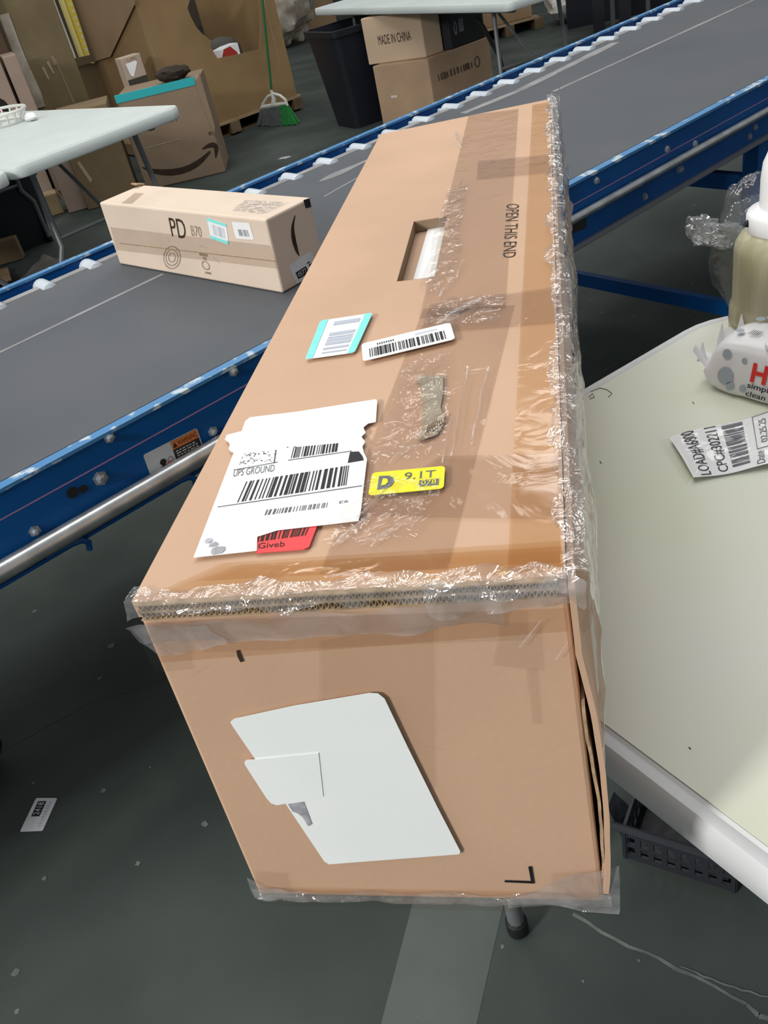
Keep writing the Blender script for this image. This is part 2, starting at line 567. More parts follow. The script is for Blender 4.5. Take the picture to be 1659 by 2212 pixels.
def floor_material():
    m = bpy.data.materials.new('sealed_green_grey_concrete')
    m.use_nodes = True
    nt = m.node_tree
    b = nt.nodes['Principled BSDF']
    b.inputs['Specular IOR Level'].default_value = 0.12
    tc = nt.nodes.new('ShaderNodeTexCoord')
    n1 = nt.nodes.new('ShaderNodeTexNoise')
    n1.inputs['Scale'].default_value = 2.2
    n1.inputs['Detail'].default_value = 8
    nt.links.new(tc.outputs['Object'], n1.inputs['Vector'])
    r1 = nt.nodes.new('ShaderNodeValToRGB')
    r1.color_ramp.elements[0].position = 0.35
    r1.color_ramp.elements[1].position = 0.68
    r1.color_ramp.elements[0].color = (0.038, 0.049, 0.045, 1)
    r1.color_ramp.elements[1].color = (0.068, 0.083, 0.077, 1)
    nt.links.new(n1.outputs['Fac'], r1.inputs[0])
    # scattered pale paint specks
    vo = nt.nodes.new('ShaderNodeTexVoronoi')
    vo.inputs['Scale'].default_value = 9
    vo.inputs['Randomness'].default_value = 1
    nt.links.new(tc.outputs['Object'], vo.inputs['Vector'])
    lt = nt.nodes.new('ShaderNodeMath')
    lt.operation = 'LESS_THAN'
    nt.links.new(vo.outputs['Distance'], lt.inputs[0])
    lt.inputs[1].default_value = 0.055
    sp = nt.nodes.new('ShaderNodeSeparateColor')
    nt.links.new(vo.outputs['Color'], sp.inputs[0])
    lt2 = nt.nodes.new('ShaderNodeMath')
    lt2.operation = 'LESS_THAN'
    nt.links.new(sp.outputs[0], lt2.inputs[0])
    lt2.inputs[1].default_value = 0.35
    mu = nt.nodes.new('ShaderNodeMath')
    mu.operation = 'MULTIPLY'
    nt.links.new(lt.outputs[0], mu.inputs[0])
    nt.links.new(lt2.outputs[0], mu.inputs[1])
    mu2 = nt.nodes.new('ShaderNodeMath')
    mu2.operation = 'MULTIPLY'
    nt.links.new(mu.outputs[0], mu2.inputs[0])
    mu2.inputs[1].default_value = 0.5
    mix = nt.nodes.new('ShaderNodeMixRGB')
    mix.inputs[2].default_value = (0.22, 0.24, 0.23, 1)
    nt.links.new(mu2.outputs[0], mix.inputs[0])
    nt.links.new(r1.outputs[0], mix.inputs[1])
    nt.links.new(mix.outputs[0], b.inputs['Base Color'])
    n2 = nt.nodes.new('ShaderNodeTexNoise')
    n2.inputs['Scale'].default_value = 5
    nt.links.new(tc.outputs['Object'], n2.inputs['Vector'])
    rr = nt.nodes.new('ShaderNodeMapRange')
    rr.inputs['To Min'].default_value = 0.5
    rr.inputs['To Max'].default_value = 0.68
    nt.links.new(n2.outputs['Fac'], rr.inputs['Value'])
    nt.links.new(rr.outputs[0], b.inputs['Roughness'])
    return m


M['floor'] = floor_material()
M['floor_light'] = mat('worn_pale_floor_patch', (0.058, 0.074, 0.067, 1), 0.5, var=0.12, vscale=7)
M['floor_crack'] = mat('pale_crack_filler', (0.13, 0.15, 0.145, 1), 0.8, var=0.3, vscale=30)
M['floor_joint'] = mat('dusty_floor_joint', (0.075, 0.08, 0.072, 1), 0.9)

# ================================================================== THE SETTING
fl = link('floor', MB().prism([(-22, -10, -0.1), (18, -10, -0.1), (18, 26, -0.1), (-22, 26, -0.1)], (0, 0, 0.1)), M['floor'])
tag(fl, 'dark green-grey sealed concrete warehouse floor', 'floor', kind='structure')


def jag(px, wd, seed, z=0.0006, n=7):
    rnd = random.Random(seed)
    pts = []
    for (a, b) in zip(px, px[1:]):
        A, B = hz(*a, 0), hz(*b, 0)
        n = max(1, int((B - A).length / (wd * 3.2)))
        for k in range(n):
            pts.append(A.lerp(B, k / n) + V((rnd.uniform(-1, 1), rnd.uniform(-1, 1), 0)) * wd * 0.5)
    pts.append(hz(*px[-1], 0))
    mb = MB()
    for i in range(len(pts) - 1):
        t = (pts[i + 1] - pts[i]).normalized()
        s = V((-t.y, t.x, 0))
        w0 = wd * (0.35 + 0.5 * abs(noise.noise(pts[i] * 40)))
        w1 = wd * (0.35 + 0.5 * abs(noise.noise(pts[i + 1] * 40)))
        mb.poly([pts[i] - s * w0 + V((0, 0, z)), pts[i + 1] - s * w1 + V((0, 0, z)), pts[i + 1] + s * w1 + V((0, 0, z)), pts[i] + s * w0 + V((0, 0, z))])
    return mb


link('crack', jag([(1240, 1975), (1330, 2030), (1420, 2070), (1500, 2112), (1580, 2150), (1640, 2190), (1700, 2212)], 0.006, 3), M['floor_crack'], fl)
link('crack', jag([(1470, 2090), (1520, 2110), (1570, 2128), (1640, 2150), (1720, 2160)], 0.0032, 5, .0012), M['floor_crack'], fl)
link('floor_joint', jag([(-40, 1650), (110, 1565), (200, 1515), (330, 1478), (420, 1420)], 0.0024, 9), M['floor_joint'], fl)
link('floor_joint', jag([(1255, 830), (1340, 782), (1440, 722), (1510, 668), (1580, 630), (1640, 600)], 0.005, 12), M['floor_joint'], fl)
for i, (px, py, r) in enumerate(((492, 1718, .006), (298, 1866, .007), (442, 1780, .008), (35, 2100, .010), (325, 1658, .004), (72, 1692, .004), (223, 1708, .007),
                                 (1085, 2045, .005), (1260, 2120, .003), (900, 2196, .004), (96, 1898, .006), (215, 1466, .007), (1380, 2075, .003), (240, 1395, .012), (37, 2185, .006))):
    c = hz(px, py, 0)
    rr = random.Random(i)
    link('paint_speck', MB().prism([c + V((math.cos(a) * r * rr.uniform(.5, 1.1), math.sin(a) * r * rr.uniform(.5, 1.1), 0.0004)) for a in [k * math.pi / 4 for k in range(8)]], (0, 0, .0004)), M['floor_crack'], fl)
pq = qz(0, (872, 2290), (1095, 2290), (1080, 1960), (885, 1960))
pq = Q(hz(800, 2300, 0), hz(1010, 2300, 0), hz(1100, 1900, 0), hz(905, 1900, 0))
link('worn_patch', MB().prism([pq(u, v, .0003) for u, v in rr_uv(pq, .01)], (0, 0, .0003)), M['floor_light'], fl)

wl = link('wall_back', MB().box((-6.0, 16.5, 2.5), (9, 3.6, 0), (-.04, .1, 0), (0, 0, 2.5)), M['wall'])
tag(wl, 'dark brown far wall of the warehouse', 'wall', kind='structure')

# ================================================================== BELT CONVEYOR
CO = V((-0.262, 1.042, 0.76))
CE = V((0.665, 0.746, 0.014)).normalized()
CN = V((0.747, -0.665, 0)).normalized()
CU = CN.cross(CE)
CU = CU if CU.z > 0 else -CU


def cp(s, w_, h=0.0):
    return CO + CE * s - CN * w_ + CU * h


def cbelt(x, y, h=0.0):
    return hp(x, y, CO + CU * h, CU)


def cface(x, y, w_):
    return hp(x, y, CO - CN * w_, CN)


def cbox(s0, s1, w0, w1, h0, h1, mb=None):
    mb = mb or MB()
    return mb.hexa([cp(s0, w0, h0), cp(s1, w0, h0), cp(s1, w1, h0), cp(s0, w1, h0)],
                   [cp(s0, w0, h1), cp(s1, w0, h1), cp(s1, w1, h1), cp(s0, w1, h1)])


S0, S1, SM = -5.2, 4.6, 0.34
conv = thing('belt_conveyor', 'long blue belt conveyor with grey belt running behind the big taped carton', 'conveyor', (CO.x, CO.y, 0))
conv.location = (cp(1.2, .43).x, cp(1.2, .43).y, 0)
belt = link('belt', cbox(S0, S1, 0.0, 0.855, -0.008, 0.0), M['belt'], conv)
tag(belt, 'grey rubber belt')


def belt_streak(a, b, wd, par=belt, m='belt_worn'):
    A, B = cbelt(*a), cbelt(*b)
    t = (B - A).normalized()
    s = CU.cross(t) * wd / 2
    mb = MB()
    N = 40
    L, Rr = [], []
    for k in range(N + 1):
        p = A.lerp(B, k / N)
        j = 1 + 0.4 * noise.noise(p * 9)
        L.append(p + s * j + CU * .0004)
        Rr.append(p - s * j + CU * .0004)
    for k in range(N):
        mb.poly([Rr[k], Rr[k + 1], L[k + 1], L[k]])
    return link('belt_line', mb, M[m], par)


belt_streak((-160, 838), (352, 592), .011)
belt_streak((1195, 198), (1720, -42), .014)
belt_streak((700, 425), (850, 340), .008)
mb = MB()
A = cbelt(745, 368)
for k in range(1):
    d = CE
    mb.poly([A + d * (.09 * math.cos(t)) + CN * (.017 * math.sin(t) * (1 + .3 * math.cos(t * 3))) + CU * .0005 for t in [i * math.pi / 10 for i in range(20)]])
link('belt_smear', mb, M['belt_worn'], belt)
belt_streak((1000, 245), (1130, 192), .03)
belt_streak((1120, 196), (1330, 92), .035)
link('belt_edge', cbox(S0, S1, 0.83, 0.856, 0.0, 0.0006), M['belt_worn'], belt)
link('darkening_pan', cbox(S0, S1, 0.01, 0.84, -0.045, -0.012), M['black_plastic'], conv)  # black pan added to keep the space under the belt dark
link('return_belt', cbox(S0, S1, 0.03, 0.82, -0.115, -0.107), M['black_cap'], conv)
# near rail
for (a, b) in ((S0, SM), (SM + .004, S1)):
    r = link('side_rail', cbox(a, b, -0.034, -0.030, -0.128, 0.004), M['blue'], conv)
    link('rail_lip', cbox(a, b, -0.036, -0.015, 0.0, 0.006), M['blue_lip'], r)
    link('rail_flange', cbox(a, b, -0.052, -0.004, -0.134, -0.128), M['grey_steel'] if a > 0 else M['blue'], r)
    mb = cbox(a, b, -0.0344, -0.0340, -0.041, -0.0385)
    link('marking_line', mb, M['pink'], r)
# far rail
r = link('side_rail', cbox(S0, S1, 0.915, 0.919, -0.128, 0.004), M['blue'], conv)
link('rail_lip', cbox(S0, S1, 0.911, 0.932, 0.004, 0.010), M['blue_lip'], r)
link('rail_flange', cbox(S0, S1, 0.880, 0.915, -0.036, -0.032), M['blue'], r)
# guard pipes
link('guard_pipe', MB().tube([cp(S0, -.056, -.105), cp(SM, -.056, -.105)], .0165, 16), M['steel'], conv, smooth=True)
link('guard_pipe', MB().tube([cp(SM, -.046, -.064), cp(S1, -.046, -.064)], .0095, 14), M['steel'], conv, smooth=True)
k = 0
s = 0.02 - 0.1255 * 9
while s < S1:
    if True:
        mb = MB().lathe(cp(s, .86, -.013), [(.006, -.06), (.022, -.05), (.022, .0), (.022, .020), (.017, .026), (.007, .028), (.007, .052)], 16, ax=-CN)
        link('roller', mb, M['roller'], conv, smooth=True)
    s += 0.1255
# bolts on the near rail
for px in ((75, 1147), (217, 1033), (460, 932), (236, 945), (504, 802)):
    P = cface(*px, -.034)
    r_ = .0075 if px != (217, 1033) else .010
    mb = MB().lathe(P, [(r_ * 1.3, 0), (r_ * 1.3, .0015), (r_ * .9, .0015), (r_ * .85, .006), (r_ * .4, .0085)], 6, ax=CN)
    link('bolt', mb, M['bolt'], conv)
for px in ((1288, 390), (1440, 322), (1500, 310), (1362, 400), (1470, 365), (1392, 425), (1465, 367), (1618, 295), (1630, 275), (1640, 250)):
    P = cface(*px, -.034)
    if P is None:
        continue
    mb = MB().lathe(P, [(.009, 0), (.009, .0015), (.007, .0015), (.006, .006)], 6, ax=CN)
    link('bolt', mb, M['bolt'], conv)
# dark slot holes beside the big bolt
for px, a in (((157, 1064), .010), ((180, 1056), .007)):
    P = cface(*px, -.0346)
    link('slot', MB().lathe(P, [(a, 0), (a, .0004)], 10, ax=CN), M['black_cap'], conv)
# brackets hanging from the pipe
for sx in (-.255, -.46):
    base = cp(sx, -.056, -.122)
    pth = [base + CE * -.06 + CU * .002, base + CE * -.02 + CU * -.002, base + CE * 0.0 + CU * -.006, base + CE * .008 + CU * -.016, base + CE * .004 + CU * -.030]
    link('pipe_hook', MB().tube(pth, [.006, .006, .006, .0055, .005], 6), M['blue'], conv, smooth=True)
# yellow belt guard below
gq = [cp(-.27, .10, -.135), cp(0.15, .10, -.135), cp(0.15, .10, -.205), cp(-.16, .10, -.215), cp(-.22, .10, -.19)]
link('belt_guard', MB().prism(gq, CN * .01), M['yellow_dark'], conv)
gq = [cp(-.30, .09, -.15), cp(-.20, .09, -.15), cp(-.19, .09, -.20), cp(-.33, .09, -.20)]
link('guard_bracket', MB().prism(gq, CN * .004), M['crushed'], conv)
# control label plate on the right section
lq = Q(cface(1230, 478, -.0345), cface(1266, 462, -.0345), cface(1266, 492, -.0345), cface(1230, 508, -.0345))
# warning decal
dq = Q(cface(332, 1046, -.0342), cface(447, 990, -.0342), cface(425, 924, -.0342), cface(309, 983, -.0342))
dc = link('warning_decal', plate(dq, rr_uv(dq, .004), .0001, .0003), M['decal_white'], conv)
link('decal_panel', rect(dq, .49, .02, .98, .98, .0006, MB()), M['decal_black'], dc)
link('decal_header', rect(dq, .49, .72, .98, .97, .0008, MB()), M['orange'], dc)
mb = MB()
text(dq, 'WARNING', .60, .77, .96, .92, .0010, mb)
mb.poly([dq(.505, .76, .001), dq(.585, .76, .001), dq(.545, .93, .001)])
link('decal_lettering', mb, M['decal_black'], dc)
mb = MB()
rnd = random.Random(4)
for i in range(8):
    v0 = .62 - i * .075
    u = .53
    while u < .90:
        l = rnd.uniform(.03, .09)
        rect(dq, u, v0, min(u + l, .93), v0 + .035, .0009, mb)
        u += l + .02
link('decal_text_line', mb, M['decal_white'], dc)
mb = MB()
disc(dq, .27, .52, .006, .0007, mb)
mb.poly([dq(u, v, .0007) for u, v in ((.17, .12), (.31, .12), (.33, .38), (.27, .44), (.19, .38))])
link('decal_figure', mb, M['decal_black'], dc)
mb = MB()
stroke(dq, [(.31, .34, .004), (.36, .42, .003), (.41, .42, .004)], .0008, mb)
link('decal_arm', mb, M['red_print'], dc)
mb = MB()
stroke(dq, [(.40 + .045 * math.cos(t), .44 + .14 * math.sin(t), .0012) for t in [i * math.pi / 6 for i in range(13)]], .0007, mb, 3)
link('decal_roller', mb, M['ink_soft'], dc)
# dark label plate and blue leg frames
mb = MB().prism([lq.a, lq.b, lq.c, lq.d], CN * .0004)
link('rating_plate', mb, M['decal_black'], conv)
for sp in (1.56, -2.2, 3.6):
    for wv in (-.005, .905):
        lp = cp(sp, wv, 0)
        ex, ey = CE * .038, CN * .022
        ft = V((lp.x, lp.y, 0))
        mb = MB().hexa([ft - ex - ey, ft + ex - ey, ft + ex + ey, ft - ex + ey], [cp(sp, wv, -.134) - ex - ey, cp(sp, wv, -.134) + ex - ey, cp(sp, wv, -.134) + ex + ey, cp(sp, wv, -.134) - ex + ey])
        p = link('leg', mb, M['blue'], conv)
        mb = MB().box(ft + V((0, 0, .004)), CE * .07, CN * .05, V((0, 0, .004)))
        link('foot_plate', mb, M['blue'], p)
    for hh in (.52, .14):
        a_, b_ = cp(sp, .0, 0), cp(sp, .9, 0)
        mid = (a_ + b_) / 2
        mb = MB().box((mid.x, mid.y, hh), CN * .44, CE * .012, V((0, 0, .022)))
        link('cross_brace', mb, M['blue'], conv)


# ================================================================== FOLDING TABLES
def rr_ring(A, a, b, wa, lb, r, inset, z, n=8):
    out = []
    r2 = max(r - inset, .002)
    for ca, cb_, t0 in ((wa - inset - r2, inset + r2, -90), (wa - inset - r2, lb - inset - r2, 0), (inset + r2, lb - inset - r2, 90), (inset + r2, inset + r2, 180)):
        for k in range(n + 1):
            t = math.radians(t0 + 90 * k / n)
            p = A + a * (ca + r2 * math.cos(t)) + b * (cb_ + r2 * math.sin(t))
            out.append(V((p.x, p.y, z)))
    return out


def folding_table(label, A, a, b, wa, lb, H, top, edge, r=.09, leg_in=.18, side_in=.045, group=None, braces=True, legs=(0, 1), lipth=.042, skew=0.0):
    A = V((A[0], A[1], 0)); a = V((a[0], a[1], 0)).normalized(); b = V((b[0], b[1], 0)).normalized()
    c = A + a * wa / 2 + b * lb / 2
    t = thing('folding_table', label, 'table', (c.x, c.y, 0), group)
    rings = [rr_ring(A, a, b, wa, lb, r, .020, H - .006), rr_ring(A, a, b, wa, lb, r, .020, H - .0)]
    mb = MB()
    i0 = mb.pts(rings[0]); i1 = mb.pts(rings[1])
    mb.f.append(i0[::-1]); mb.f.append(i1)
    for k in range(len(i0)):
        j = (k + 1) % len(i0)
        mb.f.append([i0[k], i0[j], i1[j], i1[k]])
    tp = link('table_top', mb, top, t)
    prof = [(.0195, H - .006), (.0195, H - .0012), (.016, H - .003), (.012, H - .0012), (.005, H - .0015), (.0, H - .008), (.0, H - lipth + .006), (.004, H - lipth), (.05, H - lipth)]
    mb = MB()
    prev = None
    for ins, z in prof:
        ring = mb.pts(rr_ring(A, a, b, wa, lb, r, ins, z))
        if prev:
            for k in range(len(ring)):
                j = (k + 1) % len(ring)
                mb.f.append([prev[k], prev[j], ring[j], ring[k]])
        prev = ring
    mb.f.append(prev[::-1])
    link('edge_lip', mb, edge, tp, smooth=True)
    # steel frame rails
    for sa in (side_in + .03, wa - side_in - .03):
        mb = MB().box(A + a * sa + b * lb / 2 + V((0, 0, H - lipth - .012)), a * .012, b * (lb / 2 - .1), V((0, 0, .012)))
        link('frame_rail', mb, M['grey_steel'], t)
    for e_ in legs:
        bb = leg_in if e_ == 0 else lb - leg_in
        sg = 1 if e_ == 0 else -1
        for sa in (side_in, wa - side_in):
            sd = 1 if sa < wa / 2 else -1
            top_ = A + a * (sa + sd * .07) + b * (bb + sg * .05) + V((0, 0, H - lipth))
            kn = A + a * (sa + sd * .055) + b * (bb + sg * .02) + V((0, 0, H * .45))
            ft = A + a * sa + b * bb + V((0, 0, .02))
            lo = A + a * sa + b * bb + V((0, 0, H * .34))
            lg = link('leg', MB().tube([top_, kn, lo, ft], .0135, 10), M['grey_steel'], t, smooth=True)
            link('foot_cap', MB().lathe(V((ft.x, ft.y, 0)), [(.016, 0), (.0175, .004), (.0175, .03), (.014, .034)], 12), M['black_cap'], lg, smooth=True)
        pa = A + a * (side_in + .055) + b * (bb + sg * .02) + V((0, 0, H * .5))
        pb = A + a * (wa - side_in - .055) + b * (bb + sg * .02) + V((0, 0, H * .5))
        link('crossbar', MB().tube([pa, pb], .010, 8), M['grey_steel'], t, smooth=True)
        if braces:
            mid = (pa + pb) / 2
            q0 = A + a * wa / 2 + b * (bb + sg * .42) + V((0, 0, H - lipth - .01))
            link('folding_brace', MB().tube([mid, q0], .009, 8), M['grey_steel'], t, smooth=True)
    return t


TA = V((.725, .689, 0)).normalized()
TB = V((.689, -.725, 0)).normalized()
TH = 0.742
TC = TA * .294 + TB * -.378
rt = folding_table('worn grey-white folding table holding the big carton, wipes and jug', TC, TA, TB, .78, 1.83, TH, M['table_worn'], M['table_edge'], r=.13, leg_in=.178, side_in=.045)
rtop = [c for c in rt.children if c.name.startswith('table_top')][0]
for k, pl in enumerate((((1272, 858), (1280, 850), (1284, 858), (1274, 862)), ((1276, 846), (1296, 838), (1312, 842), (1322, 850), (1314, 858)), ((1496, 868), (1499, 872)), ((1488, 1614), (1492, 1618)), ((1296, 996), (1299, 1001)))):
    P = [hz(x, y, TH + .0004) for x, y in pl]
    link('pen_mark', MB().tube(P, .0006, 4), M['ink_soft'], rtop)
LA = V((.575, .818, 0)).normalized()
LB = V((-.836, .549, 0)).normalized()
folding_table('white folding table with thick rounded corner beyond the pale PD carton', (-1.925, 3.105), LA, LB, .89, 1.83, .74, M['table_white'], M['table_white'], r=.07, leg_in=.16, side_in=.10, group=None, lipth=.052)
folding_table('white folding table cut off by the left picture edge, butted to another', (-1.925 - .575 * .91 + .02, 3.105 - .818 * .91 - .01), LA, LB, .89, 1.83, .735, M['table_white'], M['table_white'], r=.07, leg_in=.3, side_in=.10, lipth=.052)
CA = V((.785, .62, 0)).normalized()
CB = V((.62, -.785, 0)).normalized()
folding_table('white folding table standing over the black bin and stacked cartons', (-1.43, 6.87), CA, CB, .76, 2.40, .74, M['table_white'], M['table_white'], r=.05, leg_in=.30, side_in=.08, lipth=.045)

# ================================================================== BIG TAPED CARTON
ZT = 1.0601
FLT, FRT, BRT, BLT = hz(284, 1300, ZT), hz(1222, 1243, ZT), hz(1187, 214, ZT), hz(822, 290, ZT)
fx = (FRT - FLT).normalized()
fnorm = V((fx.y, -fx.x, 0)).normalized()          # outward from the front face
FP = FLT + V((0, 0, -.03))
FLB = hp(574, 1962, FP, fnorm)
FRB = hp(1308, 1978, FP, fnorm)
ZB = TH + .001
FLB.z = ZB
FRB.z = ZB
LID = .013
big = thing('shipping_carton', 'long brown taped carton with courier labels in the foreground', 'box', ((FLT.x + BRT.x) / 2, (FLT.y + BRT.y) / 2, ZB))
b4 = [FLB, FRB, V((BRT.x, BRT.y, ZB)), V((BLT.x, BLT.y, ZB))]
dn = V((0, 0, -LID))
lidset = -fnorm * .0035
t4 = [FLT + dn, FRT + dn, BRT + dn, BLT + dn]
body = link('body', MB().hexa(b4, t4), M['carton'], big, bevel=.003)
# top panel with the hand hole cut through it
HO = [hz(857, 608, ZT), hz(938, 600, ZT), hz(966, 466, ZT), hz(894, 478, ZT)]
OU = [FLT, FRT, BRT, BLT]
mb = MB()
oi = mb.pts(OU); hi = mb.pts(HO)
ob = mb.pts([p + dn * .95 for p in OU]); hb = mb.pts([p + dn * .95 for p in HO])
for k in range(4):
    j = (k + 1) % 4
    mb.f.append([oi[k], oi[j], hi[j], hi[k]])
    mb.f.append([ob[k], hb[k], hb[j], ob[j]])
    mb.f.append([hi[k], hi[j], hb[j], hb[k]])
    mb.f.append([oi[k], ob[k], ob[j], oi[j]])
top = link('top_panel', mb, M['carton'], big)
mb = MB()
for k in range(4):
    j = (k + 1) % 4
    mb.poly([HO[k] + V((0, 0, -.001)), HO[j] + V((0, 0, -.001)), HO[j] + dn * .95, HO[k] + dn * .95])
cen = sum(HO, V()) / 4
mb.v = [tuple(V(p) + (V((cen.x, cen.y, p[2])) - V(p)).normalized() * .0005) for p in mb.v]
link('hole_edge', mb, M['carton_flute_shade'], top)
wq = [hz(x, y, ZT - LID + .0006) for x, y in ((893, 606), (940, 598), (962, 488), (925, 494))]
link('white_packing_paper', MB().prism(wq, (0, 0, .001)), M['white_label'], top)
# corrugated cut edge along the front of the lid
def corr(A, B, out, z0, z1, per=.0034, depth=.0028):
    L = (B - A).length
    n = int(L / per * 6)
    mb = MB()
    for i in range(n):
        for s_ in (0,):
            t0, t1 = i / n, (i + 1) / n
            zz = lambda t: z0 + (z1 - z0) * (.5 + .5 * math.sin(2 * math.pi * t * L / per))
            p0, p1 = A.lerp(B, t0), A.lerp(B, t1)
            th_ = V((0, 0, .0007))
            a_ = V((p0.x, p0.y, zz(t0))); b_ = V((p1.x, p1.y, zz(t1)))
            mb.poly([a_ + out * depth - th_, b_ + out * depth - th_, b_ + out * depth + th_, a_ + out * depth + th_])
            mb.poly([a_ + out * depth + th_, b_ + out * depth + th_, b_ + th_, a_ + th_])
    return mb


eA, eB = FLT + fx * .003, FRT - fx * .004
for k, (za, zb) in enumerate(((-.0052, -.0012), (-.0118, -.0072))):
    ed = link('flap_edge', corr(eA, eB, fnorm, ZT + za, ZT + zb), M['carton_edge'], top)
    mb = MB()
    mb.prism([eA + V((0, 0, zb)), eB + V((0, 0, zb)), eB + V((0, 0, zb)) + fnorm * (.0036 - .0006 * k), eA + V((0, 0, zb)) + fnorm * (.0036 - .0006 * k)], (0, 0, .0011))
    mb.prism([eA + V((0, 0, za - .0008)), eB + V((0, 0, za - .0008)), eB + V((0, 0, za - .0008)) + fnorm * .0034, eA + V((0, 0, za - .0008)) + fnorm * .0034], (0, 0, .0008))
    link('flap_liner', mb, M['carton_edge'], ed)
link('flap_shadow_gap', MB().prism([eA + V((0, 0, -.0128)) + fnorm * .0003, eB + V((0, 0, -.0128)) + fnorm * .0003, eB + V((0, 0, -.001)) + fnorm * .0003, eA + V((0, 0, -.001)) + fnorm * .0003], fnorm * .0002), M['carton_flute_shade'], top)  # dark strip paints the shade between the flutes
# right side flap standing a little proud, with open corrugated front edge
rs = (V((BRT.x, BRT.y, 0)) - V((FRT.x, FRT.y, 0))).normalized()
rn = V((rs.y, -rs.x, 0))
for k, (o0, o1, zb0, zt0, fwd) in enumerate(((.0035, .0060, ZB + .035, ZT - .10, .002), (.0075, .0110, ZB + .022, ZT - .004, .006))):
    def cnr(f, z, o):
        # hugs the body except for a gap that opens at the front edge
        t_ = (z - ZB) / (ZT - ZB)
        p = FRB.lerp(V((FRT.x, FRT.y, ZT)), t_)
        p2 = V((BRT.x, BRT.y, z))
        q_ = p.lerp(p2, f)
        return V((q_.x, q_.y, z)) + rn * o
    fo = fnorm * fwd
    mb = MB()
    N = 24
    rows = []
    for i in range(N + 1):
        t_ = i / N
        z = zb0 + (zt0 - zb0) * t_
        gap = (.0006 + .0062 * max(0.0, math.sin(math.pi * min(1, t_ * 1.2))) ** .8) * (1.0 if k == 1 else .45)
        th_ = .0035 if k == 1 else .002
        wob = .0008 * noise.noise(V((t_ * 7, k * 3.1, 0)))
        rows.append([cnr(0, z, gap + wob) + fo, cnr(0, z, gap + th_ + wob) + fo, cnr(.22, z, .0005 + th_), cnr(1, z, .0005 + th_), cnr(1, z, .0004), cnr(.22, z, .0004)])
    ids = [mb.pts(r_) for r_ in rows]
    for a_, b_ in zip(ids, ids[1:]):
        for i in range(6):
            j = (i + 1) % 6
            mb.f.append([a_[i], a_[j], b_[j], b_[i]])
    mb.f.append(ids[0][::-1]); mb.f.append(ids[-1])
    link('side_flap', mb, M['carton_edge'] if k < 1 else M['carton'], big)

TOPN = V((0, 0, 1))
_lay = [0]


def tape_top(px, m='tape', name='tape_strip', lvl=None, n=(14, 40)):
    """clear tape on the top panel, px = near-left, near-right, far-right, far-left"""
    _lay[0] += 1
    off = .00045 + .00022 * _lay[0]
    q = qz(ZT, *px)
    mb = MB()
    mb.grid(lambda u, v: q(u, v, 0) + TOPN * (off + .00035 * noise.noise(q(u, v) * 60)), *n)
    return link(name, mb, M[m], top, smooth=True)


# long tape bands
tape_top(((690, 1242), (968, 1232), (1112, 660), (915, 668)))
tape_top(((905, 690), (1092, 668), (1120, 236), (1012, 250)))
tape_top(((1096, 1240), (1212, 1230), (1186, 222), (1150, 228)), 'tape_amber')
# cross bands and short pieces
tape_top(((905, 725), (1214, 700), (1206, 622), (930, 660)))
tape_top(((1030, 390), (1195, 375), (1192, 335), (1032, 350)), 'tape')
tape_top(((760, 1120), (1208, 1128), (1206, 985), (950, 990)))
tape_top(((330, 1290), (1218, 1240), (1212, 1175), (480, 1222)), 'tape_amber')
tape_top(((420, 1262), (1218, 1222), (1214, 1188), (520, 1226)), 'tape_amber')
# front face tape
FN = fnorm


def qf(*px):
    return Q(*[hp(x, y, FLT, fnorm) for x, y in px])


def tape_front(px, m='tape'):
    _lay[0] += 1
    off = .0005 + .00018 * (_lay[0] - 8)
    q = qf(*px)
    mb = MB()
    mb.grid(lambda u, v: q(u, v, 0) + FN * (off + .0003 * noise.noise(q(u, v) * 60)), 24, 10)
    return link('tape_strip', mb, M[m], body, smooth=True)


tape_front(((325, 1432), (1228, 1362), (1222, 1312), (290, 1345)), 'tape_front')
tape_front(((440, 1408), (1140, 1380), (1140, 1316), (400, 1338)), 'tape_faint')
tape_front(((335, 1452), (420, 1442), (400, 1345), (292, 1350)), 'tape_faint')
tape_front(((1065, 1435), (1175, 1446), (1170, 1340), (1080, 1345)), 'tape_faint')
tape_front(((1150, 1560), (1172, 1560), (1160, 1440), (1135, 1440)), 'tape_faint')
tape_front(((690, 1700), (940, 1700), (938, 1345), (690, 1380)), 'tape_faint')
tape_front(((566, 1950), (1308, 1970), (1300, 1925), (548, 1912)), 'tape_front')
tape_front(((548, 1905), (630, 1918), (622, 1882), (552, 1878)), 'tape_faint')
tape_front(((1195, 1958), (1304, 1965), (1292, 1872), (1190, 1882)), 'tape_faint')

# ---- stretch wrap: wrinkled films along edges
def wrap_edge(A, B, prof, m, name, par, n=140, amp=.0022, seed=0.0, fr=55.0, taper=True, gs=None):
    """prof: list of offset vectors across the strip; film is draped between A and B"""
    A, B = V(A), V(B)
    nv = (len(prof) - 1) * 5

    def fn(u, v):
        x = v * (len(prof) - 1)
        i = min(int(x), len(prof) - 2)
        f = x - i
        o_ = V(prof[i]).lerp(V(prof[i + 1]), f)
        if gs:
            o_.z *= gs(u)
        p = A.lerp(B, u) + o_
        q_ = p * fr + V((seed, seed * 2, 0))
        d = V((noise.noise(q_), noise.noise(q_ + V((9, 3, 1))), noise.noise(q_ + V((2, 7, 5)))))
        d2 = V((noise.noise(q_ * .35), noise.noise(q_ * .35 + V((4, 1, 8))), noise.noise(q_ * .35 + V((3, 3, 3)))))
        edge = 1.0 if 0 < v < 1 else 2.2
        return p + d * amp * edge + d2 * amp * 1.4 * edge
    mb = MB().grid(fn, n, nv)
    return link(name, mb, M[m], par, smooth=True)


up_ = V((0, 0, 1))
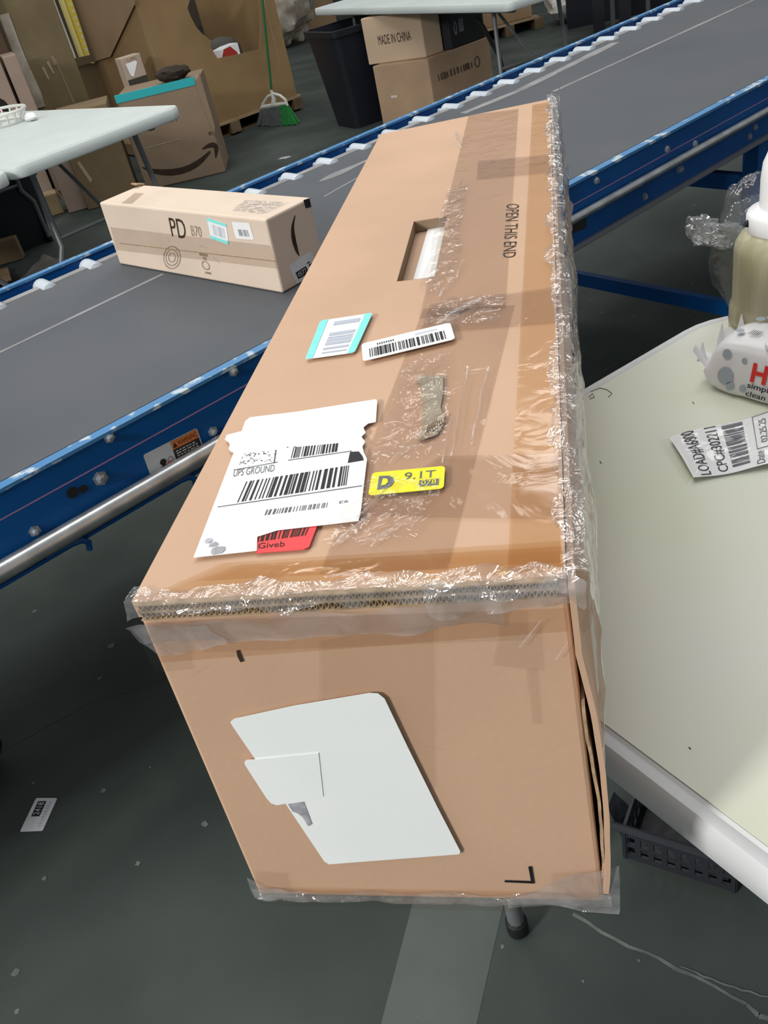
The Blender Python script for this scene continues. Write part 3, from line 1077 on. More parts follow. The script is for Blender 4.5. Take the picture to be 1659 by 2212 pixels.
# right long edge
wrap_edge(FRT, BRT + rs * .012, [-rn * .005 + up_ * .003, up_ * .0035 + rn * .003, rn * .011 + up_ * .001, rn * .014 - up_ * .02, rn * .012 - up_ * .045], 'wrap', 'stretch_wrap', top, n=220, amp=.0024, seed=1)
wrap_edge(FRT + rs * .02, BRT, [rn * .012 - up_ * .02, rn * .017 - up_ * .06, rn * .014 - up_ * .12, rn * .012 - up_ * .20], 'wrap', 'stretch_wrap', top, n=160, amp=.003, seed=5, fr=30)
# flap of film poking up at the far right corner
wrap_edge(BRT + rn * .010 - rs * .04, BRT + rn * .010 + rs * .012, [V((0, 0, -.03)), V((.004, 0, .0)), V((.006, .002, .020)), V((.004, .004, .034))], 'wrap_milky', 'film_flap', top, n=14, amp=.002, seed=3)
# front lid edge, band over the seam
wrap_edge(FLT - fx * .002, FRT + fx * .006, [-fnorm * .007 + up_ * .0028, fnorm * .0035 + up_ * .0025, fnorm * .0065 - up_ * .006], 'wrap', 'stretch_wrap', top, n=200, amp=.0016, seed=11, fr=70)
wrap_edge(FLT - fx * .002 + dn, FLT.lerp(FRT, .86) + dn, [fnorm * .0070 + up_ * .001, fnorm * .0050 - up_ * .008, fnorm * .0022 - up_ * .020], 'wrap_milky', 'film_skirt', body, n=170, amp=.0014, seed=15, fr=50)
# corner gathers
wrap_edge(FRT - fx * .075 + dn * .2, FRT + fx * .012 + dn * .2, [fnorm * .005 + up_ * .004, fnorm * .008 - up_ * .004, fnorm * .007 - up_ * .016], 'wrap_milky', 'film_gather', body, n=60, amp=.0022, seed=21, fr=80)
wrap_edge(FLT - fx * .004 + dn * 1.2, FLT + fx * .045 + dn, [fnorm * .006, fnorm * .004 - up_ * .014, fnorm * .003 - up_ * .030 + fx * .008], 'wrap_milky', 'film_gather', body, n=40, amp=.0015, seed=25, fr=60, gs=lambda u: 1 - .45 * u)
# front bottom edge
wrap_edge(FLB, FRB + fx * .006, [fnorm * .0025 + up_ * .011, fnorm * .005 + up_ * .004, fnorm * .004 - up_ * .001, -fnorm * .01 - up_ * .0005], 'wrap', 'stretch_wrap', body, n=200, amp=.0011, seed=31, fr=75)
wrap_edge(FRB - fx * .07, FRB + fx * .012, [fnorm * .0022 + up_ * .05, fnorm * .004 + up_ * .03, fnorm * .005 + up_ * .010, fnorm * .004], 'wrap_milky', 'film_gather', body, n=40, amp=.0016, seed=35, fr=40, gs=lambda u: .15 + .85 * u)
wrap_edge(FLB - fx * .002, FLB + fx * .035, [fnorm * .0022 + up_ * .026, fnorm * .003 + up_ * .014, fnorm * .004 + up_ * .001], 'wrap_milky', 'film_gather', body, n=30, amp=.0012, seed=38, fr=60, gs=lambda u: 1 - .8 * u)
# crinkled patches on the top where the tape bunches up
def crinkle(px, m='wrap', seed=0, amp=.0016):
    q = qz(ZT, *px)
    def fn(u, v):
        p = q(u + .10 * noise.noise(V((v * 5, seed, 0))), v + .14 * noise.noise(V((u * 5, seed, 4))))
        e = min(1, min(u, 1 - u, v, 1 - v) * 4)
        return p + up_ * (.0032 + amp * e * noise.noise(p * 110 + V((seed, 0, 0))) + amp * e * noise.noise(p * 45 + V((0, seed, 0))))
    return link('crinkled_film', MB().grid(fn, 50, 34), M[m], top, smooth=True)


crinkle(((905, 712), (1075, 700), (1095, 640), (960, 650)), 'crinkle', 3, .002)
crinkle(((800, 1010), (965, 985), (975, 760), (880, 790)), 'crinkle', 9, .0018)
crinkle(((690, 1190), (900, 1170), (960, 1040), (800, 1040)), 'crinkle', 14, .0018)
crinkle(((905, 640), (985, 620), (1010, 400), (965, 420)), 'crinkle', 17, .0018)
# raised creases that catch the light
def crease(a, b, wd, seed):
    A, B = hz(*a, ZT + .003), hz(*b, ZT + .003)
    t_ = (B - A).normalized()
    s_ = V((-t_.y, t_.x, 0))
    mb = MB()
    N = 16
    def fn(u, v):
        p = A.lerp(B, u) + s_ * wd * (v - .5) * (1 + .6 * noise.noise(V((u * 6, seed, 0))))
        return p + up_ * (.0012 * math.sin(math.pi * v) * math.sin(math.pi * u)) + s_ * .0015 * noise.noise(V((u * 4, seed * 3, 1)))
    mb.grid(fn, N, 6)
    return link('film_crease', mb, M['wrap_milky'], top, smooth=True)


for a, b, wd in (((975, 985), (1010, 790), .0016), ((1020, 950), (1055, 790), .0018), ((955, 1000), (975, 900), .0014), ((725, 1170), (800, 1110), .003),
                 ((770, 1120), (850, 1040), .002), ((800, 1180), (860, 1130), .0016), ((840, 1000), (905, 935), .0016), ((700, 1245), (770, 1238), .002),
                 ((940, 700), (1030, 645), .004), ((985, 285), (995, 320), .003), ((960, 620), (950, 640), .003), ((985, 600), (1000, 560), .0015)):
    crease(a, b, wd, a[0] * .1)

# ---- labels on top
def label_on(q, name, m, par, r=.003, off=.0042, lab=None):
    o = link(name, plate(q, rr_uv(q, r), off, .0003), M[m], par)
    if lab:
        o['label'] = lab
    return o


LO = .0026
# main courier label (slightly torn outline)
cq = qz(ZT, (437, 1200), (777, 1120), (814, 864), (545, 905))
outl = [(418, 1205), (555, 1190), (556, 1160), (600, 1146), (774, 1126), (779, 1110), (793, 992), (786, 978), (783, 965), (789, 955), (781, 944), (790, 935), (785, 924), (796, 915), (812, 912), (815, 866), (812, 863), (640, 890), (540, 902), (530, 910), (522, 932), (490, 940), (486, 950), (494, 956), (497, 962), (494, 970), (500, 977), (505, 978)]
ps = [hz(x, y, ZT + LO) for x, y in outl]
lab = link('courier_label', MB().prism(ps, (0, 0, .0003)), M['white_label'], top)
lab['label'] = 'large white courier label with barcodes'
zl = ZT + LO + .0005
mb = MB()
q1 = Q(hz(512, 1085, zl), hz(748, 1048, zl), hz(754, 1005, zl), hz(532, 1040, zl))
bars(q1, 0, 0, 1, 1, 0, mb, n=110, seed=3, dens=.62)
q2 = Q(hz(628, 990, zl), hz(730, 975, zl), hz(733, 957, zl), hz(634, 966, zl))
bars(q2, 0, 0, 1, 1, 0, mb, n=70, seed=8, dens=.6)
link('barcode', mb, M['ink'], lab)
mb = MB()
q3 = Q(hz(571, 1113, zl), hz(707, 1096, zl), hz(710, 1085, zl), hz(576, 1101, zl))
bars(q3, 0, 0, 1, 1, 0, mb, n=80, seed=12, dens=.5)
q4 = Q(hz(732, 1088, zl), hz(752, 1085, zl), hz(753, 1079, zl), hz(734, 1082, zl))
text(q4, 'E6', 0, 0, 1, 1, 0, mb)
q5 = Q(hz(503, 1030, zl), hz(592, 1018, zl), hz(594, 1003, zl), hz(506, 1014, zl))
text(q5, 'UPS GROUND', 0, 0, 1, 1, 0, mb)
for (a, b) in (((470, 1095), (782, 1049)), ((505, 1015), (600, 998)), ((622, 994), (760, 974)), ((592, 1000), (596, 972))):
    A_, B_ = hz(*a, zl), hz(*b, zl)
    t_ = (B_ - A_).normalized() * .0005
    s_ = V((-t_.y, t_.x, 0))
    mb.poly([A_ - s_, B_ - s_, B_ + s_, A_ + s_])
link('label_lettering', mb, M['ink_soft'], lab)
mb = MB()
rnd = random.Random(5)
q6 = Q(hz(515, 1005, zl), hz(592, 996, zl), hz(597, 972, zl), hz(525, 980, zl))
for i in range(70):
    u, v = rnd.random(), rnd.random()
    if (u - .5) ** 2 + (v - .5) ** 2 < .03:
        continue
    du, dv = rnd.uniform(.02, .06), rnd.uniform(.03, .09)
    rect(q6, u, v, min(1, u + du), min(1, v + dv), 0, mb)
for px in ((621, 966), (637, 965)):
    c = hz(*px, zl)
    mb.poly([c + V((math.cos(t) * .0007, math.sin(t) * .0007, 0)) for t in [i * math.pi / 4 for i in range(8)]])
link('smudged_code_blots', mb, M['ink_soft'], lab)
mb = MB()
mb.poly([hz(x, y, zl) for x, y in ((751, 1000), (786, 994), (783, 985), (775, 975), (756, 976))])
link('black_corner_print', mb, M['ink'], lab)
mb = MB()
for k_, (px, sx) in enumerate((((460, 1176), .004), ((470, 1188), .006), ((450, 1167), .003))):
    c = hz(*px, zl + k_ * .0002)
    mb.poly([c + V((math.cos(t) * sx * rnd.uniform(.6, 1), math.sin(t) * sx * .9 * rnd.uniform(.6, 1), 0)) for t in [i * math.pi / 5 for i in range(10)]])
link('smudge', mb, M['grey_paper'], lab)
# red label under it
rq = [(552, 1196), (554, 1160), (600, 1140), (683, 1130), (684, 1140), (668, 1182), (655, 1188), (600, 1192)]
red = link('red_label', MB().prism([hz(x, y, ZT + LO - .0007) for x, y in rq], (0, 0, .0003)), M['red'], top)
zr = ZT + LO - .0002
mb = MB()
bars(Q(hz(556, 1170, zr), hz(660, 1156, zr), hz(668, 1138, zr), hz(560, 1150, zr)), 0, 0, 1, 1, 0, mb, n=60, seed=21, dens=.7)
text(Q(hz(557, 1185, zr), hz(614, 1180, zr), hz(616, 1168, zr), hz(559, 1173, zr)), 'Giveb', 0, 0, 1, 1, 0, mb)
link('red_label_print', mb, M['ink_brown'], red)
# aqua bordered label
aq = qz(ZT, (661, 783), (768, 768), (807, 682), (694, 699))
ao = label_on(aq, 'aqua_bordered_label', 'white_label', top, .003, LO)
mb = MB()
o_ = LO + .0006
mb.poly([aq(u, v, o_) for u, v in ((0.02, .0), (.15, 0), (.15, 1), (.05, 1), (.0, .95), (0, .04))])
mb.poly([aq(u, v, o_) for u, v in ((.85, 0), (.97, 0), (1, .05), (1, .95), (.95, 1), (.85, 1))])
link('aqua_border', mb, M['aqua'], ao)
mb = MB()
for v0, v1 in ((.80, .90), (.52, .60), (.45, .49), (.38, .43), (.28, .36), (.17, .22), (.08, .11)):
    rect(aq, .30, v0, .80, v1, o_, mb)
link('pale_print', mb, M['ink_pale'], ao)
# barcode sticker over the aqua label
bq = qz(ZT, (786, 790), (985, 742), (974, 706), (783, 752))
bo = label_on(bq, 'barcode_sticker', 'white_label', top, .0035, LO + .0012)
o_ = LO + .0018
mb = MB()
bars(bq, .08, .12, .92, .60, o_, mb, n=110, seed=31, dens=.62)
for k in range(8):
    rect(bq, .17 + k * .025, .71, .183 + k * .025, .80, o_, mb)
link('barcode', mb, M['ink'], bo)
mb = MB()
for k in range(11):
    rect(bq, .60 + k * .022, .73 + .02 * (k % 2), .612 + k * .022, .82, o_, mb)
link('pale_print', mb, M['ink_pale'], bo)
# yellow routing sticker
yq = qz(ZT, (797, 1078), (960, 1063), (963, 1014), (806, 1029))
yo = label_on(yq, 'yellow_sticker', 'yellow', top, .003, LO)
o_ = LO + .0006
mb = MB()
Do = [(.11, .20), (.22, .20), (.30, .30), (.33, .48), (.31, .66), (.24, .78), (.11, .80)]
Di = [(.16, .34), (.22, .36), (.25, .48), (.23, .62), (.17, .66)]
mb.poly([yq(u, v, o_) for u, v in Do])
text(yq, '9.1T', .46, .52, .88, .84, o_, mb)
rect(yq, .67, .16, .93, .43, o_, mb)
link('black_print', mb, M['ink_soft'], yo)
mb = MB()
text(yq, '078', .70, .20, .90, .39, o_ + .0004, mb)
mb.poly([yq(u, v, o_ + .0004) for u, v in Di])
link('number_print', mb, M['yellow'], yo)
# torn patch shaped by a ripped off sticker
tp_ = [(909, 812), (958, 812), (957, 850), (952, 880), (960, 915), (950, 930), (945, 940), (920, 948), (904, 952), (914, 920), (915, 880), (912, 850), (905, 828), (898, 824)]
tm = [hz(x, y, ZT + .0016) for x, y in tp_]
to = link('torn_patch', MB().prism(tm, (0, 0, .0004)), M['tear'], top)
mb = MB()
for k in range(9):
    A_, B_ = hz(916 + k * 5, 945 - k * 4, ZT + .0024), hz(926 + k * 4, 918 - k * 3, ZT + .0024)
    t_ = (B_ - A_).normalized() * .0011
    s_ = V((-t_.y, t_.x, 0))
    mb.prism([A_ - s_, B_ - s_ * .6, B_ + s_ * .6, A_ + s_], (0, 0, .0006))
link('torn_flutes', mb, M['carton_edge'], to)
mb = MB().prism([hz(x, y, ZT + .0024) for x, y in ((903, 952), (925, 938), (946, 930), (940, 940), (922, 948))], (0, 0, .0004))
link('torn_shadow_gap', mb, M['carton_flute_shade'], to)
# print on the cardboard
mb = MB()
oq = Q(hz(1094, 441, ZT), hz(1086, 558, ZT), hz(1114, 556, ZT), hz(1122, 441, ZT))
text(oq, 'OPEN THIS END', 0, 0, 1, 1, -.0002, mb)
mb.v = [(x, y, ZT + .0003) for x, y, z in mb.v]
link('printed_lettering', mb, M['ink_brown'], top)

# ---- labels on the front face
def flabel(px, name, m, off, r=.006, par=body):
    q = qf(*px)
    return link(name, plate(q, rr_uv(q, r), off, .0003), M[m], par), q


FO = .0024
f1 = [(500, 1553), (508, 1546), (640, 1517), (800, 1490), (818, 1491), (832, 1502), (880, 1603), (945, 1735), (995, 1832), (992, 1838), (712, 1860), (702, 1854), (618, 1728), (600, 1700), (550, 1628), (505, 1562)]
pf = [hp(x, y, FLT, fnorm) + fnorm * FO for x, y in f1]
w1 = link('blank_label', MB().prism(pf, fnorm * .0003), M['bluish_label'], body)
w1['label'] = 'tilted blank bluish-white label'
f2 = [(530, 1640), (534, 1634), (690, 1618), (700, 1712), (640, 1724), (600, 1731), (588, 1727), (578, 1716), (533, 1646)]
link('label_overlap', MB().prism([hp(x, y, FLT, fnorm) + fnorm * (FO + .0005) for x, y in f2], fnorm * .0003), M['bluish_label'], w1)
f3 = [(624, 1729), (658, 1724), (666, 1745), (676, 1772), (668, 1777), (655, 1757), (645, 1749), (634, 1745)]
link('torn_print', MB().prism([hp(x, y, FLT, fnorm) + fnorm * (FO + .0005) for x, y in f3], fnorm * .0002), M['grey_paper'], w1)
mb = MB()
mq = Q(*[hp(x, y, FLT, fnorm) for x, y in ((1080, 1920), (1160, 1920), (1160, 1865), (1080, 1865))])
stroke(mq, [(.14, .22, .0016), (.93, .17, .0016)], .0006, mb, 2)
mb2 = MB()
Z = lambda *pp: [hp(x, y, FLT, fnorm) + fnorm * .0007 for x, y in pp]
mb = MB()
mb.poly(Z((1090, 1900), (1147, 1902), (1141, 1870), (1149, 1870), (1155, 1907), (1090, 1904)))
link('printed_corner_mark', mb, M['ink'], body)
mb = MB()
mb.poly(Z((511, 1404), (517, 1402), (527, 1427), (520, 1429), (514, 1418)))
link('printed_dash', mb, M['ink_brown'], body)

# creases in the film on the front
for a, b, wd in (((878, 1602), (946, 1613), .0009), ((1168, 1328), (1122, 1386), .0011), ((1226, 1374), (1200, 1412), .0008), ((700, 1376), (760, 1360), .0010), ((335, 1390), (400, 1376), .0012), ((1215, 1915), (1262, 1962), .0009), ((968, 1942), (1000, 1925), .0008), ((380, 1462), (440, 1430), .0009)):
    A_, B_ = hp(*a, FLT, fnorm) + fnorm * .0042, hp(*b, FLT, fnorm) + fnorm * .0042
    t_ = (B_ - A_).normalized()
    s_ = fnorm.cross(t_) * wd * .5
    link('film_crease', MB().poly([A_ - s_ * .3, B_ - s_, B_ + s_ + fnorm * .0006, A_ + s_ * .3 + fnorm * .0006]), M['wrap_milky'], body)

# ================================================================== PALE CARTON ON THE BELT
pb = [cbelt(259, 571), cbelt(611, 635)]
pdn = (pb[1] - pb[0]).cross(V((0, 0, 1))).normalized()
TL_, TR_ = hp(215, 441, pb[0], pdn), hp(572, 470, pb[0], pdn)
zt = (TL_.z + TR_.z) / 2
TL_.z = TR_.z = zt
TRb, TLb = hz(668, 424, zt), hz(306, 400, zt)
dpt = ((TRb - TR_) + (TLb - TL_)) / 2
TRb, TLb = TR_ + dpt, TL_ + dpt
pd = thing('pale_carton', 'pale brown carton printed PD B70 lying on the conveyor belt', 'box', ((pb[0].x + pb[1].x) / 2, (pb[0].y + pb[1].y) / 2, .762))
pdb = [p + CU * .0012 for p in (pb[0], pb[1], pb[1] + dpt, pb[0] + dpt)]
pbody = link('body', MB().hexa(pdb, [TL_, TR_, TRb, TLb]), M['carton_pale'], pd, bevel=.004)
ff = Q(pdb[0], pdb[1], TR_, TL_)
fe = Q(pdb[1], pdb[2], TRb, TR_)
ft = Q(TL_, TR_, TRb, TLb)


def px_on(Pq, x, y):
    return hp(x, y, Pq.a, Pq.n)


def sq(Pq, *px):
    return Q(*[px_on(Pq, *p) for p in px])


mb = MB()
text(sq(ff, (372, 510), (404, 517), (398, 474), (364, 470)), 'PD', 0, 0, 1, 1, .0006, mb)
link('printed_lettering', mb, M['ink_brown'], pbody)
mb = MB()
text(sq(ff, (415, 509), (437, 513), (434, 490), (411, 486)), 'B70', 0, 0, 1, 1, .0006, mb)
link('printed_lettering', mb, M['ink_stamp'], pbody)
mb = MB()
cq_ = sq(ff, (352, 580), (392, 580), (392, 532), (352, 532))
for rr_ in (.5, .36, .2):
    stroke(cq_, [(.5 + rr_ * .9 * math.cos(t), .5 + rr_ * 1.0 * math.sin(t), .0028) for t in [i * math.pi / 8 for i in range(17)]], .0006, mb, 2)
link('printed_emblem', mb, M['ink_stamp'], pbody)
mb = MB()
cq_ = sq(ff, (440, 590), (458, 593), (448, 549), (430, 546))
rect(cq_, .0, .88, 1, 1, .0006, mb)
rect(cq_, .35, .70, .75, .85, .0006, mb)
stroke(cq_, [(.5 + .42 * math.cos(t), .42 + .2 * math.sin(t), .003) for t in [i * math.pi / 6 for i in range(13)]], .0006, mb, 2)
rect(cq_, .2, 0, .95, .10, .0006, mb)
link('printed_recycling_mark', mb, M['ink_stamp'], pbody)
# teal label and barcode label
aq_ = sq(ff, (456, 515), (495, 528), (489, 484), (447, 470))
al = link('teal_bordered_label', plate(aq_, rr_uv(aq_, .003), .0005, .0003), M['white_label'], pbody)
mb = MB()
rect(aq_, 0, 0, 1, .16, .001, mb); rect(aq_, 0, .86, 1, 1, .001, mb)
link('aqua_border', mb, M['aqua'], al)
mb = MB()
bars(aq_, .25, .25, .85, .75, .001, mb, n=40, seed=2)
link('pale_print', mb, M['ink_pale'], al)
wq_ = sq(ff, (510, 515), (550, 518), (539, 482), (501, 479))
al = link('barcode_label', plate(wq_, rr_uv(wq_, .003), .0005, .0003), M['white_label'], pbody)
mb = MB()
bars(wq_, .25, .18, .50, .58, .001, mb, n=16, seed=5); bars(wq_, .55, .18, .80, .58, .001, mb, n=16, seed=6)
link('barcode', mb, M['ink_soft'], al)
# tape seam along the front
sm_ = sq(ff, (252, 540), (600, 580), (584, 530), (238, 490))
mb = MB().grid(lambda u, v: sm_(u, v, .0008 + .0004 * noise.noise(sm_(u, v) * 40)), 40, 8)
link('tape_strip', mb, M['tape'], pbody, smooth=True)
mb = MB()
rect(sm_, .04, .30, 1.0, .34, .0004, mb)
link('flap_seam', mb, M['carton_edge'], pbody)
for k, (a, b) in enumerate((((360, 511), (366, 522)), ((367, 530), (383, 552)), ((459, 554), (476, 569)), ((430, 530), (447, 534)))):
    A_, B_ = px_on(ff, *a) + ff.n * .0014, px_on(ff, *b) + ff.n * .0014
    t_ = (B_ - A_).normalized()
    s_ = ff.n.cross(t_) * .0018
    link('film_crease', MB().poly([A_ - s_, B_ - s_, B_ + s_ + ff.n * .001, A_ + s_ + ff.n * .001]), M['wrap_milky'], pbody)
# end face: smile print, tape tab, number sticker
mb = MB()
sq_ = sq(fe, (622, 600), (690, 560), (690, 440), (622, 460))
P2 = lambda x, y: px_on(fe, x, y)
pth = [(637, 465, .002), (632, 490, .007), (634, 515, .010), (640, 538, .008), (646, 552, .002)]
W_, H_ = fe.size()
loc = []
for x, y, wv in pth:
    p = P2(x, y) - fe.a
    loc.append((p.dot((fe.b - fe.a).normalized()) / W_, p.z / H_, wv))
stroke(fe, loc, .0006, mb)
link('printed_smile_arrow', mb, M['ink_brown'], pbody)
mb = MB().prism([P2(655, 432) + fe.n * .0005, P2(668, 428) + fe.n * .0005, P2(672, 447) + fe.n * .0005, P2(660, 450) + fe.n * .0005], fe.n * .0003)
link('black_tape_tab', mb, M['decal_black'], pbody)
kq = sq(fe, (641, 613), (690, 583), (671, 541), (623, 574))
ns = link('number_sticker', plate(kq, rr_uv(kq, .003), .0005, .0003), M['grey_sticker'], pbody)
mb = MB()
rect(kq, .12, .16, .58, .52, .001, mb)
rect(kq, .64, .2, .74, .34, .001, mb); rect(kq, .70, .36, .85, .5, .001, mb); rect(kq, .66, .56, .78, .62, .001, mb)
link('number_panel', mb, M['ink'], ns)
mb = MB()
text(kq, '0577', .17, .24, .53, .46, .0014, mb)
link('number_print', mb, M['grey_sticker'], ns)
# top: tape piece at the left end and pale corner square, lifted flap edge
tq_ = sq(ft, (262, 440), (285, 441), (312, 418), (292, 417))
link('tape_strip', MB().poly([tq_(0, 0, .0008), tq_(1, 0, .0008), tq_(1, 1, .0008), tq_(0, 1, .0008)]), M['tape'], pbody)
tq_ = sq(ft, (500, 455), (570, 464), (625, 438), (530, 433))
link('tape_strip', MB().poly([tq_(0, 0, .0008), tq_(1, 0, .0008), tq_(1, 1, .0008), tq_(0, 1, .0008)]), M['wrap'], pbody)
mb = MB().prism([TLb + V((0, 0, .0)), TLb + (TRb - TLb) * .03, TLb + (TRb - TLb) * .03 - dpt * .18 + V((0, 0, .006)), TLb - dpt * .2 + V((0, 0, .008))], (0, 0, .004))
link('lifted_flap', mb, M['carton_edge'], pbody)

# ================================================================== THINGS ON THE RIGHT TABLE
ZR = TH + .0006
# ---- wipes pack
wa_ = hz(1515, 838, ZR)
wx = V((hz(1659, 880, ZR) - wa_)); wx.z = 0; wx.normalize()
wy = V((-wx.y, wx.x, 0))
WL, WW, WH = .205, .110, .0715
wip = thing('wipes_pack', 'white soft pack of baby wipes with red lettering and flip lid', 'wipes', wa_ + wx * WL / 2 + wy * WW / 2)


def wp(x, y, z):
    return wa_ + wx * x + wy * y + V((0, 0, z))


SECT = [(.012, 0.0), (.003, .003), (.0, .010), (.004, .028), (.009, .046), (.014, .058), (.022, .066), (.034, .070),
        (.055, .0715), (.076, .070), (.088, .066), (.096, .058), (.101, .046), (.106, .028), (.110, .010), (.107, .003), (.098, 0.0)]


def wipes_body(u, v):
    n = len(SECT)
    x = u * n
    i = int(x) % n
    f = x - int(x)
    y0, z0 = SECT[i]
    y1, z1 = SECT[(i + 1) % n]
    y, z = y0 + (y1 - y0) * f, z0 + (z1 - z0) * f
    e = 1 - abs(2 * v - 1) ** 9
    zz = .026 + (z - .026) * (.10 + .90 * e ** .55)
    yy = .055 + (y - .055) * (.93 + .07 * e)
    puff = .0014 * noise.noise(V((WL * v * 34, yy * 40, zz * 40)))
    return wp(WL * v, yy + puff * .6, max(0.0, zz + (puff if z > .002 else 0)))


wb = link('film_body', MB().grid(wipes_body, 51, 44, closed_u=True), M['wipes'], wip, smooth=True)
# crimped fin at the left end
def fin(u, v):
    y = WW * .06 + WW * .88 * u
    zig = .004 * math.sin(u * 22)
    x = -.020 * v + .002
    return wp(x - .004 * v * abs(math.sin(u * 6)), y, .027 + .012 * v * math.sin(u * 9 + 1) + .010 * v + zig * v)


mb = MB().grid(fin, 40, 6)
link('crimped_end', mb, M['wipes'], wb, smooth=True)
for (y0, h0) in ((.012, .02), (.055, .028), (.10, .022)):
    mb = MB().prism([wp(-.016, y0, .030), wp(-.004, y0 + .004, .034), wp(-.016, y0 + .012, .034 + h0)], wx * .0012)
    link('crimp_point', mb, M['wipes'], wb)
# print on the near side (leaning panel) and on top
class SP:
    n = -wy
    def __call__(s, u, v, off=0.0):
        x = .012 + u * (WL - .024)
        z = .008 + v * .050
        y = .0 + .014 * (z - .010) / .048
        return wp(x, y, z) - wy * (.0022 + off) + V((0, 0, .0006))
    def size(s):
        return (WL - .024, .052)


sp_ = SP()
for u, v, r in ((.10, .90, .0065), (.24, .84, .0038), (.17, .14, .0060), (.12, .36, .0115), (.27, .16, .0048)):
    link('grey_dot', disc(sp_, u, v, r, 0, MB(), 14), M['dot'], wb)
mb = MB()
text(sp_, 'HUGGIES', .31, .38, 1.05, .86, .0002, mb, .035)
link('red_lettering', mb, M['red_print'], wb)
mb = MB()
text(sp_, 'simply', .30, .18, .50, .36, .0003, mb, .012)
text(sp_, 'clean', .30, .02, .45, .15, .0003, mb, .012)
link('black_lettering', mb, M['ink'], wb)
mb = rect(sp_, .56, .02, .86, .30, .0001, MB())
link('red_badge', mb, M['red_print'], wb)
topq = Q(wp(.0, .0, WH + .0016), wp(WL, 0, WH + .0016), wp(WL, WW, WH + .0016), wp(0, WW, WH + .0016))
for u, v, r in ((.16, .72, .0060), (.34, .80, .0085), (.14, .36, .0055), (.26, .62, .0035), (.36, .46, .0042), (.20, .80, .0050)):
    link('grey_dot', disc(topq, u, v, r, .0006, MB(), 14), M['dot'], wb)
mb = MB()
for k in range(5):
    stroke(topq, [(.205 + k * .014, .32, .0008), (.212 + k * .014, .40, .0012), (.210 + k * .014, .45, .0007)], .0008, mb, 3)
link('seal_print', mb, M['ink_brown'], wb)
# flip lid
lidc = wp(.125, .050, WH)
mb = MB()
def lidf(u, v):
    a = 2 * math.pi * u
    rx, ry = .052, .036
    k = [1.12, 1.10, 1.0, .98, .90, .6, .0][min(6, int(v * 6 + .5))]
    h = [-.003, .0015, .002, .008, .0105, .0115, .012][min(6, int(v * 6 + .5))]
    c, s_ = math.cos(a), math.sin(a)
    return lidc + wx * (rx * k * math.copysign(abs(c) ** .7, c)) + wy * (ry * k * math.copysign(abs(s_) ** .7, s_)) + V((0, 0, h))
mb.grid(lidf, 36, 6, closed_u=True)
ld = link('flip_lid', mb, M['white_plastic'], wip, smooth=True)
lq2 = Q(lidc - wx * .045 - wy * .02 + V((0, 0, .0126)), lidc + wx * .045 - wy * .02 + V((0, 0, .0126)), lidc + wx * .045 + wy * .02 + V((0, 0, .0126)), lidc - wx * .045 + wy * .02 + V((0, 0, .0126)))
mb = MB()
stroke(lq2, [(.12, .55, .004), (.4, .70, .007), (.7, .75, .008), (.95, .72, .006)], .0002, mb)
link('red_stripe', mb, M['red_print'], ld)
mb = MB()
stroke(lq2, [(.62, .92, .002), (.70, 1.08, .003), (.76, .94, .002)], .0002, mb, 3)
link('red_print_mark', mb, M['red_print'], ld)

# ---- paper label in a clear pouch
lpz = TH + .006
pq_ = Q(hz(1715, 993, lpz), hz(1498, 1032, lpz), hz(1446, 945, lpz), hz(1715, 871, lpz))
# text frame: u = reading direction (near -> far), v = towards the left edge
tf = Q(hz(1715, 993, lpz), hz(1715, 871, lpz), hz(1446, 945, lpz), hz(1498, 1032, lpz))


class Wavy:
    def __init__(s, q):
        s.q = q
    def __call__(s, u, v, off=0.0):
        p = s.q(u, v)
        return p + V((0, 0, .0022 * math.sin(v * 7 + u * 2) - .002 * abs(u - .5) + off))
    def size(s):
        return s.q.size()


tw = Wavy(tf)
pou = thing('document_pouch', 'printed paper slip reading LOAD in a clear pouch beside the wipes', 'pouch', V((tf(.5, .5).x, tf(.5, .5).y, ZR)))
link('paper_slip', MB().grid(lambda u, v: tw(u, v), 14, 24), M['white_label'], pou, smooth=True)
tW, tH = tf.size()
mb = MB()
text(tw, 'LOAD#A6800', .03, .80, 1.0, .915, .0006, mb)
text(tw, 'CPC#302211', .05, .625, .98, .73, .0006, mb)
pr_ = link('printed_lettering', mb, M['ink'], pou)
mb = MB()
bars(tw, .10, .42, .95, .59, .0006, mb, n=60, seed=41, along='u', dens=.7)
link('barcode', mb, M['ink_soft'], pou)
mb = MB()
text(tw, '02.25.25', .40, .235, .88, .295, .0006, mb)
text(tw, 'Date', .03, .28, .26, .36, .0006, mb)
text(tw, 'tion', .60, .05, .92, .13, .0006, mb)
for (u0, v0, u1, v1) in ((.30, .19, .312, .34), (.30, .333, .99, .34), (.98, .19, .99, .34), (.30, .19, .99, .197), (.02, .15, 1.0, .155)):
    rect(tw, u0, v0, u1, v1, .0006, mb)
link('form_print', mb, M['ink_soft'], pou)


def pouch(u, v):
    p = tf(-.06 + 1.12 * u, -.05 + 1.13 * v)
    e = min(u, 1 - u, v, 1 - v)
    bul = .0085 * min(1, e * 8)
    return V((p.x, p.y, TH + .0012 + bul)) + V((0, 0, .0014 * noise.noise(p * 70))) + V((noise.noise(p * 60) * .002, noise.noise(p * 50 + V((3, 3, 3))) * .002, 0)) * (1 if e < .02 else 0)


link('clear_pouch', MB().grid(pouch, 40, 60), M['pouch_film'], pou, smooth=True)

